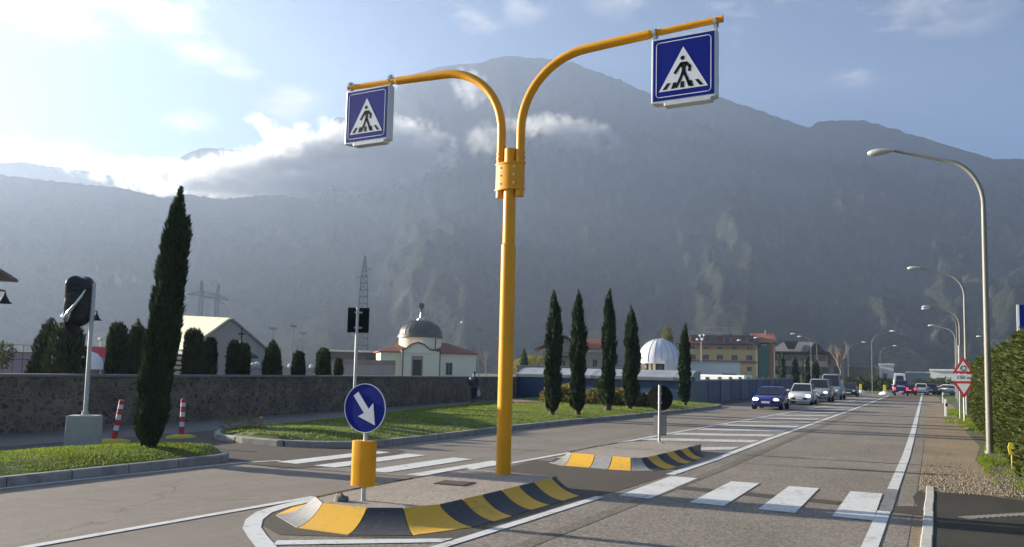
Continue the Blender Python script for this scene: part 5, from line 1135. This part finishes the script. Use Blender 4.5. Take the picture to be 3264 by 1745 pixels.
# ------------------------------------------------------------------ pylons, masts, cables
STEEL = pm('lattice_steel', (.055, .06, .065), .7, .15, .5)
def lattice(mb, foot, top, w0, w1, n, r):
    f, t_ = Vector(foot), Vector(top); prev = None
    for i in range(n+1):
        u = i/n; c = f.lerp(t_, u); w_ = w0+(w1-w0)*u; q = [c+Vector((sx*w_/2, sy*w_/2, 0)) for sx, sy in ((-1, -1), (1, -1), (1, 1), (-1, 1))]
        for k in range(4): mb.tube([q[k], q[(k+1) % 4]], r*.7, 4, False)
        if prev:
            for k in range(4): mb.tube([prev[k], q[k]], r*1.2, 4, False); mb.tube([prev[k], q[(k+1) % 4]], r*.7, 4, False)
        prev = q
t = site('pylon', 'portal-shaped lattice pylon rising behind the pale gabled building', 'pylon', -48.95, 420)
b = MB(); lattice(b, (-3.9, 0, 0), (-2.9, 0, 36), 2.6, 1.6, 12, .2); b.build('leg', STEEL, t); b = MB(); lattice(b, (5.2, 0, 0), (4.2, 0, 35), 2.6, 1.6, 12, .2); b.build('leg', STEEL, t)
b = MB(); lattice(b, (-2.9, 0, 36), (-3.2, 0, 43), 1.6, .8, 4, .17); b.build('peak', STEEL, t); b = MB(); lattice(b, (4.2, 0, 35), (4.8, 0, 41.5), 1.6, .8, 4, .17); b.build('peak', STEEL, t)
b = MB()
for y in (-.6, .6):
    b.tube([(-9.5, 0, 36), (-4, y, 37.6), (4.4, y, 36.6), (9.5, 0, 34)], .26, 4, False); b.tube([(-9.5, 0, 36), (-4, y, 35.6), (4.4, y, 34.4), (9.5, 0, 34)], .26, 4, False)
for k in range(9): xx = -8+k*2; b.tube([(xx, 0, 36.8-.1*k), (xx+1, 0, 35.2-.1*k), (xx+2, 0, 36.7-.1*k)], .16, 4, False)
b.build('crossarm', STEEL, t)
for xx, zz in ((-9.3, 35), (-1, 33.9), (7.6, 33)): b = MB(); b.tube([(xx-1.1, 0, zz+.4), (xx+1.1, 0, zz+.2)], .42, 6); b.build('insulator', WHT, t)
t = site('pylon', 'tall slender lattice pylon behind the dark-backed square sign', 'pylon', -38.62, 300)
b = MB(); lattice(b, (0, 0, 0), (0, 0, 36), 5.4, 2.2, 14, .17); lattice(b, (0, 0, 36), (0, 0, 43.5), 2.2, .15, 4, .15); b.build('tower', STEEL, t)
b = MB(); b.tube([(0, 0, 38.5), (2.6, 0, 38.4)], .12, 4); b.tube([(0, 0, 39.6), (2.6, 0, 38.4)], .08, 4); b.tube([(0, 0, 31), (3.0, 0, 30.8)], .12, 4); b.tube([(-3.2, 0, 35.5), (0, 0, 35.6)], .12, 4); b.build('crossarm', STEEL, t)
def cable(lab, p, q, sag, r=.05):
    p, q = Vector(p), Vector(q); b = MB(); b.tube([p.lerp(q, i/24)-Vector((0, 0, sag*4*(i/24)*(1-i/24))) for i in range(25)], r, 4, False); o = b.build('power_cable', STEEL); tag(o, lab, 'cable', 'power cables strung from the pylons')
pa = Vector((420*math.sin(R(-48.0)), 420*math.cos(R(-48.0)), 0))
cable('upper power cable running right from the portal pylon across the mountain foot', pa+Vector((0, 0, 34.5)), Vector((-60, 430, 33)), 9)
cable('lower power cable running right from the portal pylon', pa+Vector((0, 0, 32)), Vector((-60, 420, 29)), 8)
cable('power cable running left from the portal pylon behind the big cypress', pa+Vector((-14, -12, 35)), Vector((-520, 180, 40)), 10)
GF = 'floodlight masts by the railway'
def mast(az, D, h, lab, kind):
    t = site('floodlight_mast', lab, 'light mast', az, D, GF); b = MB(); b.tube([(0, 0, 0), (0, 0, h)], [.14, .07], 8); b.build('mast', STEEL, t)
    b = MB()
    if kind: b.box((0, 0, h), (1.5, .5, .12)); [b.box((sx*.55, 0, h+.14), (.34, .3, .3)) for sx in (-1, 0, 1)]
    else: b.lathe([(0, -.2), (.3, -.1), (.36, .1), (.2, .3), (0, .34)], (0, 0, h), 10)
    b.build('lamp_head', STEEL if kind else WHT, t)
mast(-44.65, 160, 9.0, 'mast with wide lamp tray left of the pointed evergreen', 1); mast(-43.3, 190, 11, 'taller thin mast between two evergreens', 1); mast(-42.65, 190, 9.5, 'short mast just above the low round-topped evergreen', 1)
mast(-31.6, 170, 12.0, 'mast with a shining white lamp right of the chapel', 0); mast(-30.3, 200, 12, 'pale mast beside the bare trees right of the chapel', 1)
bare_tree('pale bare tree just right of the chapel roof', (-74.5, 130, 0), 6.8, 'bare trees behind the town'); bare_tree('tall pale bare tree between chapel and yellow pole', (-69, 128, 0), 6.5, 'bare trees behind the town'); bare_tree('bare tree left of the yellow-leaved tree', (-56, 104, 0), 5.6, 'bare trees behind the town')
bare_tree('faint bare tree behind the tan corner building', (-24.5, 249, 0), 15.5, 'bare trees behind the town')

# ------------------------------------------------------------------ street lamps
def street_lamp(lab, loc, rz, h=8.35, reach=2.75, s=1.0):
    t = thing('street_lamp', lab, 'street lamp', loc, rz, 'curved grey street lamps along the road')
    b = MB(); b.tube([(0, 0, 0), (0, 0, .9), (0, 0, h*.45), (0, 0, h-1.75)], [.085*s, .082*s, .07*s, .058*s], 14); b.tube([(0, 0, 0), (0, 0, .08)], .12*s, 14); b.build('pole', GREYP, t, smooth=40)
    z0 = h-1.75; path = [(0, 0, z0)]
    for i in range(1, 11):
        a = math.pi/2*i/10*.93; path.append((-1.05*(1-math.cos(a)), 0, z0+1.32*math.sin(a)))
    path.append((-reach+.55, 0, h-.02)); b = MB(); b.tube(path, [.056*s]*8+[.05*s, .045*s, .04*s, .036*s], 12); b.build('arm', GREYP, t, smooth=40)
    b = MB(); b.tube([(-reach+.62, 0, h-.02), (-reach+.45, 0, h-.02), (-reach+.22, 0, h-.03), (-reach+.02, 0, h-.04), (-reach-.08, 0, h-.05)], [.05*s, .085, .13, .12, .05], 14); b.v = [(x, y, h-.03+(z-h+.03)*(.8)) for x, y, z in b.v]
    hd_ = b.build('lamp_head', pm('lamp_shell' if s > .9 else 'lamp_shell_white', (.50, .50, .47) if s > .9 else (.8, .8, .78), .4, .1, 6, metal=.2 if s > .9 else 0), t, smooth=60); b = MB(); b.lathe([(.0, -.13), (.08, -.115), (.12, -.06), (.12, -.02)], (-reach+.14, 0, h), 12); b.v = [(-reach+.14+(x+reach-.14)*1.5, y, z) for x, y, z in b.v]; b.build('lens', pm('lamp_lens', (.45, .45, .40), .2, .1, 5), hd_, smooth=60)
    return t
lp = street_lamp('tall curved street lamp nearest the camera, in front of the hedge', (1.18, 24.54, 0), 0)
lamps_far = (('curved street lamp directly behind the yield sign', (1.42, 51, 0), 0), ('third curved street lamp along the right side of the road', (1.75, 78, 0), 0), ('fourth street lamp along the right, beyond the hedge end', (1.9, 104, 0), R(-14)), ('slim lamp post on the far left roadside left of the blue truck', (-7.6, 116, 0), R(180)), ('farthest lamp on the left, over the bushes by the roundabout', (-13.6, 150, 0), R(180)), ('lamp just behind another one left of the blue truck', (-9.4, 165, 0), R(180)),
                     ('lamp beyond the hedge with its head lit bright', (7.8, 130, 0), 0), ('lamp reaching over the road from farther up the right side', (1.6, 82, .1), R(14)), ('lamp in front of the dark roofed block right of the hotel', (-16, 122, 0), 0), ('second lamp in front of the dark roofed block', (-16.2, 130, 0), 0), ('lamp in front of the right end of the hotel', (-20.3, 117.5, -.8), 0), ('lamp in front of the middle of the hotel', (-22.6, 117, -1.2), 0))
lq = None
for i, (lab, loc, rz) in enumerate(lamps_far):
    if i < 3: dup(lp, loc, rz, lab)
    elif lq is None: lq = street_lamp(lab, loc, rz, s=.5)
    else: dup(lq, loc, rz, lab)
t = thing('globe_mast', 'mast with a cluster of four bright globes in front of the hotel roof', 'light mast', (-27.8, 106.4, 0)); b = MB(); b.tube([(0, 0, 0), (0, 0, 6.9)], .08, 8); b.build('mast', GREYP, t)
for dx_, dz_ in ((-.6, 6.75), (-.2, 7.25), (.35, 7.3), (.15, 6.75)): b = MB(); b.lathe([(0, -.17), (.12, -.12), (.17, 0), (.12, .12), (0, .17)], (dx_, 0, dz_), 10); b.tube([(0, 0, 6.6), (dx_, 0, dz_)], .03, 5); b.build('globe', WHT, t, smooth=60)
def bell_lamp(lab, loc, armdx, rz):
    t = thing('bell_lamp', lab, 'lantern', loc, rz, 'black bell lanterns behind the wall'); b = MB(); b.lathe([(.03, .28), (.05, .2), (.1, .12), (.15, .02), (.22, -.04), (.22, -.06), (0, -.05)], (0, 0, 3.75), 14); b.build('shade', BLACKS, t, smooth=50)
    b = MB(); b.tube([(0, 0, 4.02), (0, 0, 4.1), (armdx*.4, 0, 4.18), (armdx, 0, 4.1), (armdx, 0, 0)], .03, 8); b.build('bracket', BLACKS, t, smooth=40)
bell_lamp('black bell lantern hanging at the far left below the roof eave', (-26.9, 15.2, 0), -1.3, R(58)); bell_lamp('black bell lantern right of the wrapped sign', (-32.9, 22.6, 0), -.8, R(55))
t = site('globe_lamp', 'pale globe lamp standing above the red awning', 'lamp', -55.2, 62); b = MB(); b.lathe([(0, -.14), (.1, -.1), (.15, 0), (.1, .1), (0, .14)], (0, 0, 3.45), 12); b.build('globe', pm('pale_globe', (.7, .7, .5), .4, .05, 5), t, smooth=60); b = MB(); b.tube([(0, 0, 0), (0, 0, 3.3)], .03, 8); b.build('post', GALV, t)

# ------------------------------------------------------------------ right-hand signs and posts
t = thing('yield_sign', 'roundabout warning triangle, white distance plate and yield triangle on one post', 'road sign', (1.09, 43.1, 0))
b = MB(); b.tube([(0, 0, 0), (0, 0, 3.0)], .04, 12); b.build('post', GALV, t, smooth=40)
def tri(cz, s, up, y0, y1): k = s*.577; return [(0, cz+k*up), (-s/2, cz-k/2*up), (s/2, cz-k/2*up)]
for cz, up, nm in ((2.52, 1, 'warning_triangle'), (1.62, -1, 'yield_triangle')):
    b = MB(); b.prism(tri(cz, .92, up, 0, 0), -.065, -.045, 'y'); pt = b.build(nm, SRED, t); b = MB(); b.prism(tri(cz, .56, up, 0, 0), -.069, -.064, 'y'); b.build('white_field', SWHITE, pt)
    if up > 0:
        b = MB()
        for k in range(3):
            a0_ = math.pi/2+k*2*math.pi/3; pts_ = [(.105*math.cos(a0_+u), 2.5+.105*math.sin(a0_+u)) for u in np.linspace(.1, 1.45, 6)]; b.stroke(pts_, .035, -.074, -.0685)
            e = pts_[-1]; an = a0_+1.45; tx_, tz_ = -math.sin(an), math.cos(an); b.prism([(e[0]+tx_*.07, e[1]+tz_*.07), (e[0]+math.cos(an)*.045, e[1]+math.sin(an)*.045), (e[0]-math.cos(an)*.045, e[1]-math.sin(an)*.045)], -.074, -.0685, 'y')
        b.build('roundabout_arrows', BLACKS, pt)
b = MB(); rect(b, -.49, .49, 1.9, 2.22, -.065, -.045); pl = b.build('distance_plate', SWHITE, t); text_mesh('lettering', '150 m', .23, BLACKS, pl, (0, -.0665, 2.06), (R(90), 0, 0))
b = MB(); b.tube([(0, 0, 0), (0, 0, 3.6)], .035, 10); b.tube([(0, 0, 3.6), (0, 0, 3.63)], .05, 10); o = b.build('post', GALV, loc=(.95, 44.7, 0)); o.name = 'bare_post'; tag(o, 'bare grey post just left of the yield sign', 'post')
for x, y, lab in ((.38, 49, 'white roadside marker post, the nearer of two left of the yield sign'), (.41, 78, 'white roadside marker post, the farther of two left of the yield sign')):
    t = thing('marker_post', lab, 'marker post', (x, y, 0), 0, 'white roadside marker posts'); b = MB(); b.box((0, 0, .46), (.13, .12, .92), 0, .85); b.build('post', WHT, t, bevel=.02); b = MB(); b.box((.03, 0, .62), (.105, .132, .16)); b.build('reflector', BLACKS, t)
t = thing('direction_sign', 'green direction sign seen between the yield sign and the hedge', 'road sign', (2.9, 75, 0)); b = MB(); rect(b, -.6, 1.1, 3.0, 3.85, -.03, .03); b.build('panel', pm('sign_green', (.01, .12, .06), .5, .08, 4), t); b = MB(); rect(b, -.6, 1.1, 3.42, 3.5, -.036, -.03); b.build('stripe', SWHITE, t)
for sx in (-.4, .9): b = MB(); b.tube([(sx, .06, 0), (sx, .06, 3.7)], .05, 8); b.build('leg', GALV, t)
def brick_mat():
    m, nt, b = _new('stacked_brick'); t_ = N(nt, 'ShaderNodeTexBrick'); t_.inputs['Scale'].default_value = 4; t_.inputs['Color1'].default_value = (.26, .12, .08, 1); t_.inputs['Color2'].default_value = (.33, .19, .13, 1); t_.inputs['Mortar'].default_value = (.12, .08, .06, 1)
    mp_ = N(nt, 'ShaderNodeMapping'); mp_.inputs['Rotation'].default_value = (R(90), 0, 0); nt.links.new(objco(nt), mp_.inputs[0]); nt.links.new(mp_.outputs[0], t_.inputs['Vector']); nt.links.new(t_.outputs[0], b.inputs['Base Color']); b.inputs['Roughness'].default_value = .9; return m
t = thing('brick_pillar', 'reddish brick gate pillar at the far end of the hedge', 'pillar', (2.05, 55, 0)); b = MB(); rect(b, -.35, .9, 0, 2.3, 0, .7); b.build('shaft', brick_mat(), t); b = MB(); rect(b, -.42, .97, 2.3, 2.42, -.07, .77); b.build('cap', CONC, t)
t = thing('marker_stake', 'small yellow utility marker standing in front of the hedge', 'marker', (1.40, 20.6, 0)); b = MB(); b.tube([(0, 0, 0), (0, 0, .4)], .018, 8); b.build('stake', YBASE, t); b = MB(); b.prism([(-.05, .3), (.05, .3), (.075, .46), (.05, .56), (-.05, .56), (-.075, .46)], -.02, .02, 'y'); b.build('head', pm('marker_yellow', (.62, .52, .04), .6, .1, 8), t, bevel=.008)
t = thing('blue_road_sign', 'dark blue sign panel at the right edge standing above the hedge', 'road sign', (2.37, 25.2, 0)); b = MB(); rect(b, -.4, .75, 2.62, 3.95, -.03, .03); b.build('panel', BLUE, t); b = MB(); rect(b, -.46, -.4, 2.62, 3.95, -.034, .034); rect(b, .75, .81, 2.62, 3.95, -.034, .034); b.build('edge_strip', SWHITE, t)
for sx in (-.2, .55): b = MB(); b.tube([(sx, .08, 0), (sx, .08, 3.9)], .035, 8); b.build('leg', GALV, t)
for x, y, lab in ((-9.6, 123.6, 'yellow beacon on a white base at the roundabout, the left one'), (-6.1, 115.8, 'yellow beacon on a white base at the roundabout, left of the blue truck')):
    t = thing('island_beacon', lab, 'beacon', (x, y, 0), 0, 'yellow beacons on the roundabout islands'); b = MB(); b.lathe([(.75, 0), (.65, .2), (.3, .38), (0, .4)], n=16); b.build('base', WHT, t, smooth=50); b = MB(); b.box((0, 0, .85), (.36, .12, .8)); b.build('panel', pm('marker_yellow', (.62, .52, .04), .6, .1, 8), t, bevel=.03)
# bushes and slim cypresses by the roundabout
GB = 'dark bushes by the roundabout'
for x, y, s_, lab, mt in ((-10.2, 150, 2.6, 'rounded dark green bush by the roundabout, behind the left yellow beacon', BUSH), (-14.8, 148, 2.4, 'brownish bush by the roundabout left of the dark green one', foliage('brown_bush', (.05, .05, .02), (.16, .13, .05), 1, .2)), (-12.5, 158, 2.2, 'tall olive bush behind the rounded dark one', BUSH), (-7.6, 170, 2.2, 'bush left of the queueing blue truck', BUSH), (1.4, 190, 2.8, 'dark bush right of the white estate car', BUSH), (3.6, 175, 2.4, 'bush below the white box shed', BUSH), (-2.0, 200, 2.5, 'grey-green bush between truck and estate car', BUSH)):
    bush('bush', lab, (x, y, 0), [(0, 0, s_*.5, s_*.9, s_*.6, s_*.5), (s_*.7, 0, s_*.4, s_*.7, s_*.5, s_*.42), (-s_*.6, .3, s_*.42, s_*.7, s_*.5, s_*.45)], 1500, mt, GB, .32, .2)
b = MB(); b.poly([(-40, 128), (-6.5, 122), (-5.8, 170), (-40, 170)], .02); struct(b.build('verge', GRASSG)); b = MB(); b.poly([(.2, 90), (60, 90), (60, 260), (-1, 230)], .02); struct(b.build('verge', GRASSG))
for x, y, h, lab in ((-19.4, 118.4, 5.6, 'slim young cypress before the dark roofed block, leftmost of four'), (-17.65, 118.7, 4.8, 'slim young cypress before the dark roofed block, second of four'), (-14.9, 109, 4.9, 'tallest slim cypress right above the silver car'), (-15.0, 119, 4.7, 'slim young cypress before the dark roofed block, rightmost of four')):
    tree('cypress', lab, (x, y, 0), cyp_prof(h, .42, int(h*10)), 700, CYP, 'slim cypresses before the dark roofed block', .35, .12, (.08, .3), 2)

# ------------------------------------------------------------------ vehicles
def paint(name, col): return pm(name, col, .28, .04, 2, coat=.6, metal=.1)
HL = emit('headlamp_on', (1, .97, .86), 6); HLO = emit('headlamp_warm', (1, .75, .5), 1.0); HLX = pm('headlamp_off', (.5, .5, .5), .15, .1, 9); TLON = emit('tail_lamp_on', (1, .02, .03), 1.6); TLX = pm('tail_lamp_off', (.3, .02, .02), .25, .1, 9)
TRIM = pm('black_trim', (.012, .012, .013), .6, .15, 9)
def car(name, label, loc, rz, col, L=4.0, Wd=1.7, Ht=1.42, kind='hatch', fl=(HL, HL), tl=(TLX, TLX), cat='car'):
    t = thing(name, label, cat, loc, rz, 'cars on the road'); h = L/2; w_ = Wd/2
    P = {'hatch': dict(belt=.92, bon=1.05, ws=.75, rr=.45, hood=.78, zb=.2), 'suv': dict(belt=1.1, bon=1.15, ws=.6, rr=.35, hood=.98, zb=.34), 'estate': dict(belt=.95, bon=1.1, ws=.8, rr=.3, hood=.8, zb=.22), 'van': dict(belt=1.15, bon=.75, ws=.7, rr=.08, hood=1.0, zb=.3)}[kind]
    if Ht < 1.36: P = {k: v*(Ht/1.42 if k in ('belt', 'hood') else 1) for k, v in P.items()}
    st = [(h, P['hood']*.72, .84), (h-.06, P['hood']*.86, .93), (h-.28, P['hood'], .985), (h-P['bon'], P['belt']-.03, 1.0), (h-P['bon']-.5, P['belt'], 1.0), (-h+.5, P['belt']+.03, 1.0), (-h+.1, P['belt']-.02, .97), (-h, P['belt']*.72, .9)]
    b = MB(); sec = []
    for y, zt, k in st:
        zb = P['zb']+(.06 if abs(y) > h-.1 else 0); ww = w_*k
        half = [(ww*.86, zb), (ww, zb+.2), (ww*1.0, zb+(zt-zb)*.62), (ww*.93, zt-.03), (ww*.84, zt)]
        sec.append([(x, y, z) for x, z in half]+[(-x, y, z) for x, z in half[::-1]])
    for s_ in sec: b.v += s_
    m = 10; b.f = [(i*m+j, i*m+(j+1) % m, (i+1)*m+(j+1) % m, (i+1)*m+j) for i in range(len(sec)-1) for j in range(m)]+[tuple(range(m))[::-1], tuple(range((len(sec)-1)*m, len(sec)*m))]; b.m = [0]*len(b.f)
    yb, yf = h-P['bon'], h-P['bon']-P['ws']; yr, yrb = -h+P['rr']+.1, -h+.12; wb, wt = w_*.88, w_*.70; bz = P['belt']-.02
    cab = [(-wb, yb, bz), (wb, yb, bz), (wb, yrb, bz+.02), (-wb, yrb, bz+.02), (-wt, yf, Ht-.05), (wt, yf, Ht-.05), (wt, yr, Ht-.05), (-wt, yr, Ht-.05), (-wt*.9, yf-.2, Ht), (wt*.9, yf-.2, Ht), (wt*.9, yr+.15, Ht-.01), (-wt*.9, yr+.15, Ht-.01)]
    b.add(cab, [(0, 1, 5, 4), (1, 2, 6, 5), (2, 3, 7, 6), (3, 0, 4, 7), (4, 5, 9, 8), (5, 6, 10, 9), (6, 7, 11, 10), (7, 4, 8, 11), (8, 9, 10, 11)])
    b.build('body', col, t, smooth=38, bevel=.03)
    def pane(nm, q, inset=.12, off=.012):
        q = [Vector(p) for p in q]; c = sum(q, Vector())/4; n = (q[1]-q[0]).cross(q[3]-q[0]).normalized()
        if n.dot(c-Vector((0, 0, .9))) < 0: n = -n
        r_ = [p.lerp(c, inset) for p in q]; mb = MB(); mb.add([p+n*off for p in r_]+[p-n*.01 for p in r_], [(0, 1, 2, 3), (4, 5, 6, 7), (0, 1, 5, 4), (1, 2, 6, 5), (2, 3, 7, 6), (3, 0, 4, 7)]); mb.build(nm, GLASS, t)
    C_ = [cab[i] for i in range(8)]; pane('windscreen', (C_[0], C_[1], C_[5], C_[4]), .1); pane('rear_window', (C_[2], C_[3], C_[7], C_[6]), .16 if kind != 'van' else .36)
    pane('side_window', (C_[1], C_[2], C_[6], C_[5]), .13); pane('side_window', (C_[3], C_[0], C_[4], C_[7]), .13)
    hz = P['hood']*.80
    for sx, e in zip((-1, 1), fl):
        b = MB(); b.lathe([(0, .09), (.1, .07), (.15, .01), (.15, -.04)], n=14); b.v = [(sx*w_*.68+x*1.05, h-.045+z*.6, hz+y*.62) for x, y, z in b.v]; b.build('headlight', e, t, smooth=60)
    for sx, e in zip((-1, 1), tl):
        b = MB(); b.box((sx*w_*.78, -h+.03, P['belt']-.12), (.22, .1, .26)); b.build('tail_light', e, t, bevel=.02)
    b = MB(); b.box((0, h-.02, P['zb']+.24), (Wd*.62, .1, .14)); b.build('bumper', TRIM, t, bevel=.02); b = MB(); b.box((0, -h+.02, P['zb']+.15), (Wd*.8, .08, .12)); b.build('bumper', TRIM, t, bevel=.02)
    b = MB(); b.box((0, h+.035, P['zb']+.24), (.46, .015, .11)); b.build('number_plate', PLAT, t); b = MB(); b.box((0, -h-.01, P['zb']+.42), (.5, .03, .11)); b.build('number_plate', PLAT, t)
    for sx in (-1, 1): b = MB(); b.box((sx*(w_+.06), yb-.22, bz+.1), (.18, .1, .14)); b.build('mirror', col, t, bevel=.03)
    rw = .31 if kind != 'suv' else .37
    for y in (h-.75, -h+.75):
        for sx in (-1, 1):
            b = MB(); b.tube([(sx*(w_-.19), y, rw), (sx*(w_+.015), y, rw)], rw, 22); o = b.build('wheel', RUBBER, t, smooth=40); b = MB(); b.tube([(sx*(w_+.01), y, rw), (sx*(w_+.03), y, rw)], [rw*.64, rw*.55], 16); b.build('rim', ALLOY, o, smooth=40)
    return t
PI = math.pi
car('hatchback', 'blue hatchback with one bright headlight leading the oncoming queue', (-8.72, 49.3, .008), PI+.02, paint('car_blue', (.015, .02, .20)), 3.9, 1.66, 1.34, 'hatch', (HLO, HL))
car('hatchback', 'white rounded hatchback with both headlights on, second in the oncoming queue', (-8.55, 60.6, .008), PI+.02, paint('car_white', (.62, .62, .62)), 3.7, 1.68, 1.5, 'hatch')
car('sport_utility', 'silver off-road car, third in the oncoming queue', (-8.45, 69.5, .008), PI+.02, paint('car_silver', (.30, .32, .36)), 4.4, 1.85, 1.85, 'suv', (HLO, HL))
car('van', 'pale grey box van close behind the silver off-road car', (-8.6, 79.5, .008), PI+.02, paint('van_grey', (.28, .32, .36)), 5.0, 1.95, 2.3, 'van', (HLX, HLX), cat='van')
car('hatchback', 'dark car last in the oncoming queue behind the box van', (-8.5, 95, .008), PI+.02, paint('car_dark', (.02, .022, .03)), 4.0, 1.7, 1.5, 'hatch', (HLX, HLX))
car('estate_car', 'white estate car driving away toward the roundabout', (-1.95, 123, .008), .0, paint('car_white', (.62, .62, .62)), 4.4, 1.75, 1.55, 'estate', (HLX, HLX))
car('hatchback', 'dark car with red tail lights between the truck and the white estate', (-3.35, 119, .008), .05, paint('car_dark', (.02, .022, .03)), 3.9, 1.7, 1.45, 'hatch', (HLX, HLX), (TLON, TLON))
car('estate_car', 'dark grey car beside the white estate car', (-.6, 129, .008), -.1, paint('car_grey', (.06, .062, .07)), 4.4, 1.75, 1.5, 'estate', (HLX, HLX))
car('hatchback', 'small white car far off left of the yield sign', (.95, 131, .008), 1.2, paint('car_white', (.62, .62, .62)), 3.9, 1.7, 1.45, 'hatch', (HLX, HLX))
# blue pickup truck with canvas and the white truck ahead
t = thing('pickup_truck', 'blue pickup truck with closed rear and lit red tail lights waiting on the right lane', 'truck', (-4.0, 111, .008), .03, 'cars on the road')
TB = paint('truck_blue', (.012, .02, .14)); b = MB(); b.box((0, 0, .62), (1.62, 4.4, .36)); b.box((0, -1.0, 1.05), (1.6, 2.4, .6)); b.build('body', TB, t, bevel=.05); b = MB(); b.box((0, 1.0, 1.35), (1.5, 1.5, 1.1), 0, .88); b.build('cab', TB, t, bevel=.1); b = MB(); b.box((0, .3, 1.55), (1.15, .06, .42)); b.build('rear_window', GLASS, t)
for sx in (-1, 1): b = MB(); b.box((sx*.68, -2.2, .86), (.2, .06, .3)); b.build('tail_light', TLON, t, bevel=.02)
b = MB(); b.box((0, -2.22, .5), (.5, .03, .12)); b.build('number_plate', PLAT, t)
for y in (1.45, -1.35):
    for sx in (-1, 1): b = MB(); b.tube([(sx*.62, y, .32), (sx*.82, y, .32)], .32, 18); b.build('wheel', RUBBER, t, smooth=40)
b = MB(); b.stroke([(-.45, 1.12), (-.3, 1.26), (-.2, 1.1), (-.05, 1.24), (.05, 1.12), (.2, 1.24), (.3, 1.1), (.45, 1.16)], .06, -2.215, -2.2); b.build('lettering', SWHITE, t)
car('van', 'white high-roofed van directly ahead of the blue pickup truck', (-4.75, 128, .008), .03, paint('car_white', (.62, .62, .62)), 5.2, 1.95, 2.9, 'van', (HLX, HLX), cat='van')
S.view_settings.view_transform='Standard'; S.view_settings.look='None'; S.view_settings.exposure=1.65; S.cycles.volume_bounces=1; S.cycles.max_bounces=6; S.cycles.use_denoising=True
